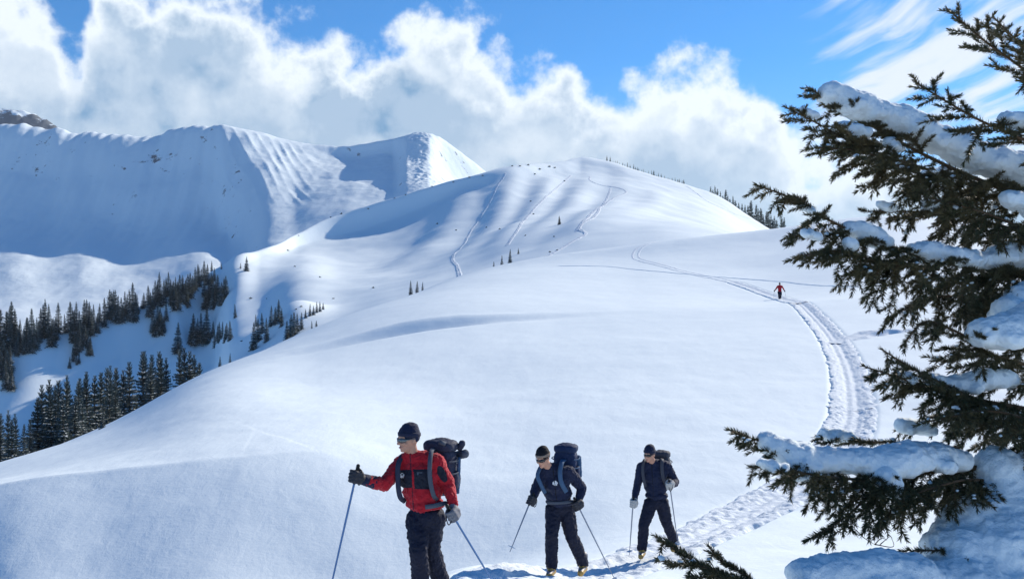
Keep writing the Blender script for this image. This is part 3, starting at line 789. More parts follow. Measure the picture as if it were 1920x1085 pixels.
for i, (px, py) in enumerate(sorted(SHL)):
    b = HILL.hit(px, py, 330)
    o = bpy.data.objects.new('shrub', SH[i % 3]); COL.objects.link(o)
    s = (RT.uniform(2, 3.8)) * b.y / F
    o.location = b; o.scale = (s * 1.2, s * 1.2, s); o.rotation_euler = (0, 0, RT.random() * 6)
    if py < 345 and px > 950: lb = 'dark shrub on the snowy summit ridge of the hill'
    elif px < 950 and py < rim(px) + 12: lb = 'dark shrub on the crest line left of the summit'
    elif px > 900: lb = 'dark shrub on the sunlit slope near the ski tracks'
    else: lb = 'dark shrub in the snow bowl below the crest'
    SHC[lb] = SHC.get(lb, -1) + 1
    tag(o, ORD[SHC[lb]] + ' from left, ' + lb, 'shrub', lb.replace('shrub', 'shrubs'))
# ================================================================== NEAR SPRUCE ON THE RIGHT
def needle_near():
    m, T, b = new_mat('spruce_needles')
    co = E(T, T.n('ShaderNodeTexCoord').outputs['Object'])
    n = T.noise(co, 7.0, 3, 0.6); n2 = T.noise(co, 120.0, 2, 0.5)
    oi = E(T, T.n('ShaderNodeObjectInfo').outputs['Random'])
    c = T.mix(T.smooth(n * 0.6 + n2 * 0.4 + oi * 0.16 - 0.08, 0.35, 0.68), (0.038, 0.048, 0.022), (0.145, 0.116, 0.054))
    T.put(b.inputs['Base Color'], c); b.inputs['Roughness'].default_value = 0.55; b.inputs['Specular IOR Level'].default_value = 0.3
    return m
M_NEED = needle_near()
M_TWIG = plain('spruce_twig_bark', (0.11, 0.072, 0.045), 0.85, 0.15, 0.4, 60, 0.4)
RS = np.random.RandomState(5)
def ico(sub):
    bm = bmesh.new(); bmesh.ops.create_icosphere(bm, subdivisions=sub, radius=1.0)
    v = np.array([x.co[:] for x in bm.verts]); f = np.array([[q.index for q in p.verts] for p in bm.faces]); bm.free(); return v, f
LOWICO = ico(1)
def resample(pts, step):
    pts = np.array([tuple(p) for p in pts], float)
    d = np.concatenate([[0], np.cumsum(np.linalg.norm(np.diff(pts, axis=0), axis=1))])
    n = max(3, int(d[-1] / step) + 1)
    q = np.linspace(0, d[-1], n)
    return np.stack([pchip(d, pts[:, k], q, True) for k in range(3)], -1) if len(pts) > 2 else np.stack([np.interp(q, d, pts[:, k]) for k in range(3)], -1)
def tube_geo(p, r, sides=6):
    n = len(p); t = np.gradient(p, axis=0); t /= np.linalg.norm(t, axis=1)[:, None] + 1e-9
    ref = np.tile(np.array([0.13, 0.21, 0.97]), (n, 1)); a = np.cross(t, ref)
    bad = np.linalg.norm(a, axis=1) < 0.2; a[bad] = np.cross(t[bad], np.array([1, 0, 0.1])); a /= np.linalg.norm(a, axis=1)[:, None]
    b = np.cross(t, a); r = np.broadcast_to(np.asarray(r, float), (n,))
    an = np.arange(sides) * 2 * math.pi / sides
    V = (p[:, None] + r[:, None, None] * (np.cos(an)[None, :, None] * a[:, None] + np.sin(an)[None, :, None] * b[:, None])).reshape(-1, 3)
    i = np.arange(n - 1)[:, None] * sides; j = np.arange(sides)[None]
    Fq = np.stack([i + j, i + (j + 1) % sides, i + sides + (j + 1) % sides, i + sides + j], -1).reshape(-1, 4)
    return V, Fq
class Twigs:
    def __init__(s): s.nv, s.sv, s.sf, s.k, s.dust = [], [], [], 0, []
    def shoot(s, p, rad, dens=1000, nl=0.0265, bare=0.0):
        """one needled shoot along polyline p"""
        d = np.concatenate([[0], np.cumsum(np.linalg.norm(np.diff(p, axis=0), axis=1))]); L = d[-1]
        if RS.rand() < 0.30 and L > 0.06:
            i = RS.randint(1, len(p) - 1); s.dust.append(p[i] + np.array([0, 0, 0.012])); s.dust.append(p[max(0, i - 1)] + np.array([0, 0, 0.014]))
        V, Fq = tube_geo(p, np.linspace(rad, rad * 0.45, len(p)), 4)
        s.sv.append(V); s.sf.append(Fq + s.k); s.k += len(V)
        n = int(L * dens * (1 - bare)) + 10
        u = bare * L + (L * (1 - bare)) * RS.rand(n)
        q = np.stack([np.interp(u, d, p[:, k]) for k in range(3)], -1)
        tg = np.gradient(p, axis=0); tg /= np.linalg.norm(tg, axis=1)[:, None] + 1e-9
        t = np.stack([np.interp(u, d, tg[:, k]) for k in range(3)], -1)
        rnd = RS.randn(n, 3); rad_d = rnd - t * np.sum(rnd * t, 1)[:, None]; rad_d /= np.linalg.norm(rad_d, axis=1)[:, None] + 1e-9
        rad_d[:, 2] += 0.25
        e = np.clip((L - u) / 0.05, 0.25, 1)
        dr = t * (0.55 + 0.5 * (1 - e))[:, None] + rad_d * (0.85 * (0.35 + 0.65 * e))[:, None]
        dr /= np.linalg.norm(dr, axis=1)[:, None]
        ln = nl * RS.uniform(0.75, 1.2, n)
        sd = np.cross(dr, RS.randn(n, 3)); sd /= np.linalg.norm(sd, axis=1)[:, None] + 1e-9
        w = 0.0021
        s.nv.append(np.stack([q + sd * w, q - sd * w, q + dr * ln[:, None] * 0.65 - sd * w * .8, q + dr * ln[:, None]], 1))
    def build(s, name, parent):
        N = np.concatenate(s.nv); n = len(N)
        V = np.concatenate([N.reshape(-1, 3)] + s.sv)
        f = np.arange(n * 4).reshape(n, 4)
        Fq = np.concatenate([f[:, [0, 1, 2, 3]]] + [x + n * 4 for x in s.sf])
        me = mesh_np(name, V, Fq, M_NEED, False); me.materials.append(M_TWIG)
        mi = np.ones(len(me.polygons), np.int32); mi[:n] = 0; me.polygons.foreach_set('material_index', mi)
        o = link(bpy.data.objects.new(name, me), parent); o['kind'] = 'stuff'
        return o
def curve_from(p0, d0, L, droop, wig=0.08, step=0.02):
    n = max(4, int(L / step)); p = [np.array(p0, float)]; d = np.array(d0, float); d /= np.linalg.norm(d)
    w = RS.randn(3) * wig
    for i in range(n):
        d = d + np.array([0, 0, -droop]) * (L / n) * 6 + w * (L / n) * 3 + RS.randn(3) * wig * 0.15; d /= np.linalg.norm(d)
        p.append(p[-1] + d * (L / n))
    return np.array(p)
def lateral(tw, p0, d0, L, droop, order, rad):
    c = curve_from(p0, d0, L, droop)
    tw.shoot(c, rad)
    if order <= 0 or L < 0.09: return
    t = np.gradient(c, axis=0); t /= np.linalg.norm(t, axis=1)[:, None]
    pos = 0.05 + 0.03 * RS.rand(); sgn = RS.choice([-1, 1])
    while pos < L - 0.03:
        i = int(pos / L * (len(c) - 1)); tt = t[i]
        side = np.cross(tt, np.array([0, 0, 1.0]) + RS.randn(3) * 0.35); side /= np.linalg.norm(side) + 1e-9
        l2 = (0.05 + 0.42 * (L - pos)) * RS.uniform(0.6, 1.1); l2 = min(l2, 0.22)
        lateral(tw, c[i], tt * 0.75 + side * sgn * 0.75 + np.array([0, 0, RS.uniform(-0.25, 0.15)]), l2, droop * 1.2, order - 1, rad * 0.75)
        sgn = -sgn; pos += RS.uniform(0.042, 0.075)
SPX, SPY = 2085, 5.7
sp_base = Vector(((SPX - HX) / F * SPY, SPY, NEAR.z(SPX, SPY) - 0.05))
near_spruce = bpy.data.objects.new('spruce_tree', None); COL.objects.link(near_spruce); near_spruce.location = sp_base
tag(near_spruce, 'big dark spruce with thick snow cushions on its boughs at the right edge', 'tree')
def rel(V): return np.asarray(V, float) - np.array(sp_base)
tp = resample([sp_base + Vector((0, 0, -0.1)), sp_base + Vector((0.02, 0, 2)), sp_base + Vector((-0.02, 0.03, 4.4)), sp_base + Vector((0.03, 0, 6.6))], 0.15)
V, Fq = tube_geo(tp, np.interp(np.linspace(0, 1, len(tp)), [0, 0.3, 1], [0.13, 0.10, 0.008]), 12)
link(bpy.data.objects.new('trunk', mesh_np('near_trunk', rel(V), Fq, M_BARK)), near_spruce)

def bough(pts, r0=0.016, hang=0.6, latL=0.42, gap=0.05, up=0.05, order=1, start=0.12, dust=0.3, side_mix=0.75):
    """a main branch: its own tube, plus its needled side twigs"""
    w = resample([P(*q) for q in pts], 0.02)
    d = np.concatenate([[0], np.cumsum(np.linalg.norm(np.diff(w, axis=0), axis=1))]); L = d[-1]
    V, Fq = tube_geo(w, np.linspace(r0, 0.0035, len(w)), 7)
    br = link(bpy.data.objects.new('branch', mesh_np('branch', rel(V), Fq, M_TWIG)), near_spruce)
    tw = Twigs()
    i0 = int(len(w) * 0.45)
    tw.shoot(w[i0:], 0.004, 600)
    tg = np.gradient(w, axis=0); tg /= np.linalg.norm(tg, axis=1)[:, None]
    pos = start * L; sgn = 1
    while pos < L - 0.03:
        i = int(np.searchsorted(d, pos)); t = tg[min(i, len(w) - 1)]
        side = np.cross(t, np.array([0, 0, 1.0])); side /= np.linalg.norm(side)
        rem = L - pos
        l = min(latL, 0.07 + 0.45 * rem) * RS.uniform(0.6, 1.15)
        k = RS.rand()
        if k < hang * 0.45:   # hanging twig below the bough
            dr = t * RS.uniform(0.1, 0.6) + side * RS.uniform(-.35, .35) + np.array([0, 0, -1.0]); l *= 0.85
        else:
            dr = t * RS.uniform(0.55, 0.9) + side * sgn * side_mix * RS.uniform(0.5, 1.1) + np.array([0, 0, RS.uniform(-0.55, 0.1) * (0.3 + hang) + up])
        lateral(tw, w[min(i, len(w) - 1)], dr, l, 0.10 + 0.28 * hang, order, 0.0028)
        sgn = -sgn; pos += gap * RS.uniform(0.75, 1.55)
    n = tw.build('needles', br)
    if tw.dust and dust > 0:
        D_ = [c for c in tw.dust if RS.rand() < dust]
        if D_:
            lo = LOWICO; vv, ff = [], []
            for i, c in enumerate(D_):
                vv.append(lo[0] * (np.array([1.25, 1.25, 0.75]) * RS.uniform(0.005, 0.013)) * (1 + 0.25 * RS.randn(len(lo[0]), 1)) + c); ff.append(lo[1] + i * len(lo[0]))
            so = link(bpy.data.objects.new('snow_dust', mesh_np('snow_dust', rel(np.concatenate(vv)), np.concatenate(ff), M_CUSH)), br); so['kind'] = 'stuff'
    n.data.vertices.foreach_get  # keep reference
    co = np.empty(len(n.data.vertices) * 3, np.float32); n.data.vertices.foreach_get('co', co)
    n.data.vertices.foreach_set('co', rel(co.reshape(-1, 3)).astype(np.float32).ravel()); n.data.update()
    return br
# --- voxel-joined blobs (snow cushions, clothing, bodies)
ICO = ico(2)
class Blob:
    def __init__(s): s.V, s.F, s.k = [], [], 0
    def add(s, v, f):
        f = np.asarray(f)
        if f.shape[1] == 4: f = np.concatenate([f[:, [0, 1, 2]], f[:, [0, 2, 3]]])
        s.V.append(np.asarray(v, float)); s.F.append(f + s.k); s.k += len(v)
    def ell(s, c, r, rot=None):
        r = np.array(r if np.ndim(r) else (r, r, r), float); v = ICO[0] * r
        if rot is not None: v = v @ np.array(rot.to_matrix()).T
        s.add(v + np.array(c), ICO[1])
    def cap(s, a, b, ra, rb, flat=None):
        """tapered capsule"""
        a = np.array(a, float); b = np.array(b, float); n = max(2, int(np.linalg.norm(b - a) / (0.45 * min(ra, rb))) + 1)
        for t in np.linspace(0, 1, n): s.ell(a + (b - a) * t, (ra + (rb - ra) * t))
    def chain(s, pts, rs):
        for i in range(len(pts) - 1): s.cap(pts[i], pts[i + 1], rs[i], rs[i + 1])
    def mesh(s, name, voxel, mat, smooth=6, origin=(0, 0, 0), disp=0.0, dscale=0.1, factor=0.5):
        me = mesh_np(name, np.concatenate(s.V) - np.array(origin), np.concatenate(s.F), None)
        ob = bpy.data.objects.new('tmp', me); COL.objects.link(ob)
        m = ob.modifiers.new('r', 'REMESH'); m.mode = 'VOXEL'; m.voxel_size = voxel
        if smooth:
            k = ob.modifiers.new('s', 'SMOOTH'); k.factor = factor; k.iterations = smooth
        if disp:
            tx = bpy.data.textures.new('tmp', 'CLOUDS'); tx.noise_scale = dscale; tx.noise_depth = 4
            k = ob.modifiers.new('d', 'DISPLACE'); k.texture = tx; k.strength = disp; k.mid_level = 0.5
            tx2 = bpy.data.textures.new('tmp', 'CLOUDS'); tx2.noise_scale = dscale * 0.3; tx2.noise_depth = 2
            k = ob.modifiers.new('d2', 'DISPLACE'); k.texture = tx2; k.strength = disp * 0.6; k.mid_level = 0.5
        dg = bpy.context.evaluated_depsgraph_get(); dg.update()
        out = bpy.data.meshes.new_from_object(ob.evaluated_get(dg)); out.name = name
        bpy.data.objects.remove(ob); bpy.data.meshes.remove(me)
        out.materials.clear(); out.materials.append(mat)
        out.polygons.foreach_set('use_smooth', np.ones(len(out.polygons), bool)); out.update()
        return out
RSN = random.Random(3)
def cushion(br, chains, deep=1.5, voxel=0.010, disp=0.028):
    """snow lying on a bough; chains of (px, py, Y, radius in px)"""
    for ch in chains:
        b = Blob()
        for i in range(len(ch)):
            a = ch[i]; c = ch[min(i + 1, len(ch) - 1)]
            n = max(1, int(math.hypot(c[0] - a[0], c[1] - a[1]) / (0.42 * min(a[3], c[3]))))
            for k in range(n):
                t = k / n; px, py, Y, r = [a[q] + (c[q] - a[q]) * t for q in range(4)]
                r = r * RSN.uniform(0.86, 1.12) * Y / F
                p = P(px + RSN.uniform(-2, 2), py + RSN.uniform(-3, 3), Y)
                b.ell(p, (r, r * deep, r))
                if RSN.random() < .6: b.ell(p + Vector((0, RSN.uniform(-1, 1) * r * deep * .9, -r * .35)), (r * .8, r * .9, r * .6))
        o = link(bpy.data.objects.new('snow', b.mesh('snow_cushion', voxel, M_CUSH, 8, sp_base, disp, 0.09)), br)

b1 = bough([(2085, 300, 5.7), (1990, 205, 5.7), (1925, 135, 5.65), (1850, 80, 5.6), (1775, 16, 5.55)], 0.013, 0.25, 0.26, 0.05, 0.25)
b1b = bough([(2085, 210, 5.7), (1985, 160, 5.5), (1915, 85, 5.4), (1862, 32, 5.35)], 0.011, 0.2, 0.22, 0.05, 0.2)
b2 = bough([(2085, 380, 5.6), (2000, 305, 5.3), (1920, 262, 5.1), (1830, 222, 5.0), (1718, 156, 4.95)], 0.014, 0.35, 0.26, 0.045, 0.1)
b3 = bough([(2085, 470, 5.7), (1920, 372, 5.6), (1800, 322, 5.5), (1680, 262, 5.45), (1600, 212, 5.4), (1512, 164, 5.4)], 0.018, 0.75, 0.38, 0.032)
b3b = bough([(1740, 318, 5.5), (1660, 292, 5.3), (1580, 258, 5.2), (1530, 230, 5.15), (1470, 200, 5.1)], 0.008, 0.45, 0.24, 0.036)
b3c = bough([(1780, 340, 5.5), (1700, 318, 5.25), (1620, 285, 5.15), (1530, 276, 5.1)], 0.008, 0.6, 0.26, 0.034)
b4 = bough([(2085, 590, 5.6), (1920, 512, 5.4), (1780, 492, 5.25), (1650, 455, 5.15), (1540, 405, 5.1), (1480, 370, 5.1), (1415, 346, 5.1)], 0.019, 0.8, 0.38, 0.030)
b4b = bough([(1760, 505, 5.2), (1650, 490, 5.0), (1560, 470, 4.95), (1492, 482, 4.9)], 0.009, 0.8, 0.34, 0.032)
b5 = bough([(2085, 500, 5.8), (1900, 430, 5.9), (1760, 400, 5.9), (1618, 396, 5.9)], 0.015, 0.9, 0.36, 0.030)
b5b = bough([(2085, 420, 5.8), (1930, 350, 6.0), (1800, 345, 6.0), (1650, 338, 6.0)], 0.014, 0.9, 0.34, 0.032)
b5c = bough([(2085, 520, 5.6), (1960, 450, 5.3), (1850, 400, 5.2), (1740, 370, 5.2)], 0.013, 0.8, 0.32, 0.034)
b5d = bough([(2085, 640, 5.8), (1960, 545, 5.9), (1840, 520, 6.0), (1700, 530, 6.0)], 0.013, 1.0, 0.42, 0.030)
b6 = bough([(2085, 700, 5.5), (1950, 690, 5.2), (1850, 660, 5.1), (1790, 620, 5.0), (1735, 603, 5.0), (1690, 650, 5.0)], 0.017, 0.8, 0.34, 0.036)
b6b = bough([(2085, 660, 5.8), (1960, 610, 5.8), (1840, 560, 5.8), (1740, 560, 5.8), (1660, 600, 5.8)], 0.014, 1.0, 0.42, 0.030)
b7 = bough([(2085, 800, 5.5), (1920, 765, 5.2), (1800, 742, 5.1), (1700, 712, 5.0), (1618, 686, 5.0)], 0.016, 0.6, 0.32, 0.032)
b7b = bough([(1860, 760, 5.2), (1780, 725, 4.95), (1710, 690, 4.9), (1652, 654, 4.85)], 0.009, 0.5, 0.24, 0.036)
b8 = bough([(2085, 850, 5.6), (1900, 800, 5.5), (1790, 775, 5.5), (1690, 800, 5.5)], 0.014, 0.8, 0.32, 0.030)
b8b = bough([(2085, 840, 5.3), (1940, 790, 4.9), (1850, 770, 4.8), (1740, 790, 4.8)], 0.013, 0.7, 0.30, 0.032)
b9 = bough([(2085, 930, 5.4), (1920, 870, 5.1), (1790, 880, 4.95), (1650, 885, 4.85), (1530, 860, 4.8), (1440, 832, 4.8), (1372, 808, 4.8)], 0.020, 0.95, 0.36, 0.026, order=1)
b9b = bough([(1620, 900, 4.8), (1530, 890, 4.65), (1465, 880, 4.6), (1405, 874, 4.6)], 0.008, 0.7, 0.22, 0.034)
b9c = bough([(1800, 840, 5.2), (1680, 830, 5.3), (1600, 826, 5.35), (1528, 818, 5.4)], 0.009, 0.2, 0.16, 0.04)
b9d = bough([(1720, 890, 4.9), (1640, 920, 4.7), (1590, 965, 4.65), (1525, 1008, 4.6)], 0.008, 0.5, 0.26, 0.032)
b9e = bough([(1860, 900, 5.0), (1780, 905, 4.75), (1700, 935, 4.7), (1640, 990, 4.7)], 0.008, 0.8, 0.24, 0.034)
b10 = bough([(1760, 1190, 4.6), (1560, 1150, 4.2), (1400, 1098, 4.05), (1320, 1062, 4.0), (1270, 1032, 4.0), (1228, 1004, 4.0)], 0.012, 0.15, 0.17, 0.032, 0.15, 0, start=0.3)
b10b = bough([(1420, 1108, 4.05), (1360, 1076, 3.98), (1310, 1060, 3.95), (1256, 1056, 3.92)], 0.007, 0.15, 0.12, 0.035, 0.1, 0, start=0.2)
b10c = bough([(1440, 1115, 4.1), (1390, 1072, 4.05), (1350, 1048, 4.03), (1328, 1022, 4.0)], 0.007, 0.1, 0.10, 0.035, 0.1, 0, start=0.2)
b10d = bough([(1480, 1140, 4.15), (1410, 1096, 4.0), (1350, 1082, 3.95), (1290, 1082, 3.92)], 0.007, 0.15, 0.12, 0.035, 0.1, 0, start=0.2)
b11 = bough([(2085, 1080, 5.6), (1960, 1040, 5.0), (1830, 1030, 4.7), (1720, 1032, 4.6)], 0.016, 0.3, 0.14, 0.07, 0.1, 0)
# snow loads
cushion(b3, [[(1553, 176, 5.42, 23), (1600, 194, 5.42, 26), (1650, 216, 5.46, 28), (1690, 230, 5.48, 29), (1745, 254, 5.52, 27), (1800, 278, 5.55, 30), (1850, 300, 5.57, 31), (1920, 322, 5.6, 33), (2000, 370, 5.65, 34)]])
cushion(b3b, [[(1570, 238, 5.25, 12), (1598, 243, 5.28, 13), (1625, 252, 5.3, 10)], [(1668, 268, 5.35, 11), (1690, 276, 5.36, 10)], [(1508, 208, 5.15, 7), (1530, 216, 5.17, 8)]], voxel=0.008)
cushion(b2, [[(1885, 222, 5.12, 12), (1915, 226, 5.13, 15), (1960, 250, 5.2, 20)]], voxel=0.008)
cushion(b4, [[(1585, 427, 5.15, 15), (1612, 434, 5.16, 20), (1640, 444, 5.18, 20), (1664, 458, 5.2, 14)], [(1712, 466, 5.2, 13), (1740, 472, 5.22, 19), (1800, 482, 5.26, 18), (1850, 490, 5.3, 17), (1885, 476, 5.35, 24), (1940, 482, 5.4, 28), (2000, 500, 5.45, 28)], [(1508, 390, 5.1, 8), (1522, 396, 5.1, 9)]], voxel=0.009)
cushion(b4b, [[(1510, 438, 4.97, 9), (1535, 446, 4.97, 10)], [(1588, 456, 4.98, 8), (1604, 462, 4.98, 9)]], voxel=0.008)
cushion(b5, [[(1740, 382, 5.92, 12), (1775, 388, 5.92, 15), (1800, 396, 5.92, 11)], [(1650, 385, 5.9, 9), (1675, 388, 5.9, 10)]], voxel=0.009)
cushion(b5b, [[(1740, 330, 6.0, 13), (1770, 328, 6.0, 16), (1800, 334, 6.0, 13)]], voxel=0.009)
cushion(b5c, [[(1890, 372, 5.25, 15), (1915, 378, 5.25, 19), (1950, 405, 5.3, 22)]], voxel=0.009)
cushion(b6, [[(1842, 622, 4.95, 26), (1880, 622, 4.95, 34), (1930, 600, 5.0, 42), (1990, 600, 5.1, 50)], [(1890, 580, 5.1, 26), (1930, 550, 5.2, 30), (1970, 560, 5.2, 30)]])
cushion(b7, [[(1680, 700, 5.02, 8), (1705, 706, 5.03, 11)], [(1750, 714, 5.08, 16), (1800, 720, 5.1, 17), (1850, 708, 5.1, 22), (1900, 712, 5.15, 16)]], voxel=0.009)
cushion(b8, [[(1690, 796, 5.45, 14), (1715, 800, 5.45, 17), (1745, 806, 5.45, 12)], [(1560, 760, 5.5, 1)]][:1], voxel=0.009)
cushion(b9, [[(1432, 822, 4.8, 15), (1455, 840, 4.8, 24), (1490, 852, 4.8, 28), (1530, 862, 4.82, 30), (1575, 862, 4.83, 24), (1620, 866, 4.85, 28), (1660, 870, 4.86, 34), (1705, 858, 4.88, 32), (1755, 856, 4.92, 27), (1805, 862, 4.97, 18)],
             [(1486, 880, 4.72, 16), (1510, 890, 4.72, 17)], [(1655, 890, 4.78, 26), (1672, 912, 4.78, 20)]])
cushion(b9b, [[(1425, 868, 4.6, 8), (1445, 872, 4.6, 11), (1470, 880, 4.62, 10)]], voxel=0.008)
cushion(b9c, [[(1545, 812, 5.4, 12), (1565, 814, 5.4, 14), (1600, 822, 5.37, 9)]], voxel=0.008)
cushion(b11, [[(1870, 880, 5.0, 44), (1900, 920, 5.0, 66), (1860, 960, 4.95, 70), (1800, 990, 4.85, 44), (1770, 1030, 4.75, 48), (1820, 1060, 4.75, 72), (1900, 1020, 4.9, 96), (1990, 950, 5.1, 110), (1960, 1080, 4.9, 110), (1850, 1130, 4.7, 90), (1740, 1100, 4.55, 60)]], 1.25, 0.016, 0.04)
b12 = bough([(1900, 1150, 4.9), (1740, 1080, 4.5), (1600, 1062, 4.35), (1490, 1072, 4.3)], 0.012, 0.1, 0.08, 0.16, 0.0, 0)
cushion(b12, [[(1500, 1078, 4.28, 26), (1550, 1074, 4.3, 34), (1610, 1066, 4.33, 36), (1670, 1064, 4.37, 38), (1730, 1085, 4.42, 46), (1640, 1110, 4.3, 46), (1560, 1120, 4.28, 42)]], 1.4, 0.014, 0.035)
# bare dead twiglets above the lowest bough
def bare_twig(br, segs):
    for pts in segs:
        V, Fq = tube_geo(resample([P(*q) for q in pts], 0.01), np.linspace(0.0028, 0.001, len(resample([P(*q) for q in pts], 0.01))), 5)
        link(bpy.data.objects.new('twig', mesh_np('twig', rel(V), Fq, M_TWIG)), br)
bare_twig(b9e, [[(1604, 992, 4.66), (1618, 1006, 4.66), (1640, 1020, 4.66)], [(1640, 1020, 4.66), (1655, 1008, 4.66), (1663, 1012, 4.66)], [(1650, 1020, 4.66), (1668, 1005, 4.66)], [(1640, 1020, 4.66), (1676, 1022, 4.66), (1670, 1004, 4.66)]])
# ================================================================== SKIERS
M_SKIN = plain('skin', (0.50, 0.27, 0.19), 0.55, 0.35, 0.08, 20)
M_LIPS = plain('lips', (0.38, 0.13, 0.11), 0.5, 0.3)
M_NAVY = plain('navy_cloth', (0.013, 0.019, 0.050), 0.8, 0.2, 0.25, 30, 0.3, sheen=0.1)
M_BLACK = plain('black_cloth', (0.011, 0.012, 0.017), 0.8, 0.2, 0.25, 30, 0.3)
M_PANTS = plain('dark_trouser_cloth', (0.012, 0.015, 0.034), 0.75, 0.25, 0.3, 25, 0.35)
M_RED = plain('red_fleece', (0.42, 0.014, 0.026), 0.85, 0.15, 0.16, 22, 0.35, sheen=0.2)
M_PANEL = plain('charcoal_panel', (0.018, 0.021, 0.034), 0.8, 0.2, 0.2, 40, 0.2)
M_WHITE = plain('white_print', (0.75, 0.77, 0.80), 0.7, 0.2)
M_GREYC = plain('grey_webbing', (0.085, 0.10, 0.13), 0.8, 0.2, 0.2, 60, 0.3)
M_PACK1 = plain('slate_pack_cloth', (0.035, 0.042, 0.075), 0.75, 0.25, 0.25, 25, 0.4)
M_PACK2 = plain('blue_pack_cloth', (0.016, 0.032, 0.085), 0.75, 0.25, 0.25, 25, 0.4)
M_PACK3 = plain('grey_pack_cloth', (0.06, 0.065, 0.085), 0.75, 0.25, 0.25, 25, 0.4)
M_TEAL = plain('steel_blue_webbing', (0.055, 0.11, 0.20), 0.8, 0.2, 0.2, 60, 0.3)
M_GLASS = plain('mirrored_lens', (0.12, 0.15, 0.16), 0.15, 0.8, metal=0.5)
M_DGLASS = plain('dark_lens', (0.012, 0.012, 0.016), 0.12, 0.6)
M_POLE = plain('blue_aluminium', (0.10, 0.20, 0.40), 0.35, 0.5, metal=0.4)
M_POLE2 = plain('grey_aluminium', (0.22, 0.25, 0.32), 0.35, 0.5, metal=0.5)
M_RUB = plain('black_rubber', (0.015, 0.015, 0.018), 0.6, 0.3)
M_BASKET = plain('pale_blue_plastic', (0.45, 0.55, 0.68), 0.5, 0.4)
M_GLOVEW = plain('pale_leather_glove', (0.46, 0.45, 0.43), 0.7, 0.25, 0.25, 40, 0.3)
M_GLOVED = plain('dark_leather_glove', (0.035, 0.036, 0.045), 0.65, 0.3, 0.3, 40, 0.3)
M_GLOVEM = plain('worn_grey_glove', (0.17, 0.175, 0.20), 0.7, 0.25, 0.7, 28, 0.3)
M_BOOTY = plain('yellow_boot_shell', (0.42, 0.27, 0.075), 0.45, 0.4, 0.2, 30)
M_BOOTG = plain('grey_boot_cuff', (0.17, 0.18, 0.22), 0.5, 0.4, 0.2, 30)
M_TAN = plain('tan_band', (0.22, 0.17, 0.14), 0.8, 0.2)
M_HAIR = plain('brown_hair', (0.05, 0.03, 0.02), 0.6, 0.3)

def superblob(b, c, r, rot=None, e=0.55):
    v = np.sign(ICO3[0]) * np.abs(ICO3[0]) ** e
    v = v * np.array(r)
    if rot is not None: v = v @ np.array(rot).T
    b.add(v + np.array(c), ICO3[1])
ICO3 = ico(3)
def frame(fwd):
    f = Vector(fwd).normalized(); r = f.cross(Vector((0, 0, 1))).normalized(); u = r.cross(f).normalized()
    return f, r, u
def child(parent, name, me, mat=None):
    return link(bpy.data.objects.new(name, me), parent)
def to_px(co): return HX + F * co[:, 0] / co[:, 1], HY - F * co[:, 2] / co[:, 1]
def paint(me, origin, mats, rules):
    """give regions of a garment their own cloth: rules = [(material index, predicate(px, py, normal))]"""
    for m in mats: me.materials.append(m)
    n = len(me.polygons)
    c = np.empty(n * 3); me.polygons.foreach_get('center', c); c = c.reshape(-1, 3) + np.array(origin)
    nr = np.empty(n * 3); me.polygons.foreach_get('normal', nr); nr = nr.reshape(-1, 3)
    px, py = to_px(c); mi = np.zeros(n, np.int32)
    for k, f in rules: mi = np.where(f(px, py, nr, c), k, mi)
    me.polygons.foreach_set('material_index', mi.astype(np.int32)); me.update()
def tube_obj(name, pts, r, mat, parent, o, sides=8, step=0.02):
    p = resample(pts, step); V, Fq = tube_geo(p, r if np.ndim(r) == 0 else np.interp(np.linspace(0, 1, len(p)), np.linspace(0, 1, len(r)), r), sides)
    return child(parent, name, mesh_np(name, V - np.array(o), Fq, mat))

def strap_mesh(name, pts, out, w, t, mat, o):
    """flat band following pts, lying across direction 'out'"""
    p = resample(pts, 0.015); n = len(p); tg = np.gradient(p, axis=0); tg /= np.linalg.norm(tg, axis=1)[:, None]
    ou = np.stack([np.interp(np.linspace(0, 1, n), np.linspace(0, 1, len(out)), np.array(out)[:, k]) for k in range(3)], -1)
    ou /= np.linalg.norm(ou, axis=1)[:, None]; s = np.cross(tg, ou); s /= np.linalg.norm(s, axis=1)[:, None]
    V = np.stack([p - s * w, p + s * w, p + s * w * .9 + ou * t, p - s * w * .9 + ou * t], 1).reshape(-1, 3)
    i = np.arange(n - 1)[:, None] * 4; j = np.arange(4)[None]
    Fq = np.stack([i + j, i + 4 + j, i + 4 + (j + 1) % 4, i + (j + 1) % 4], -1).reshape(-1, 4)
    return mesh_np(name, V - np.array(o), Fq, mat, False)

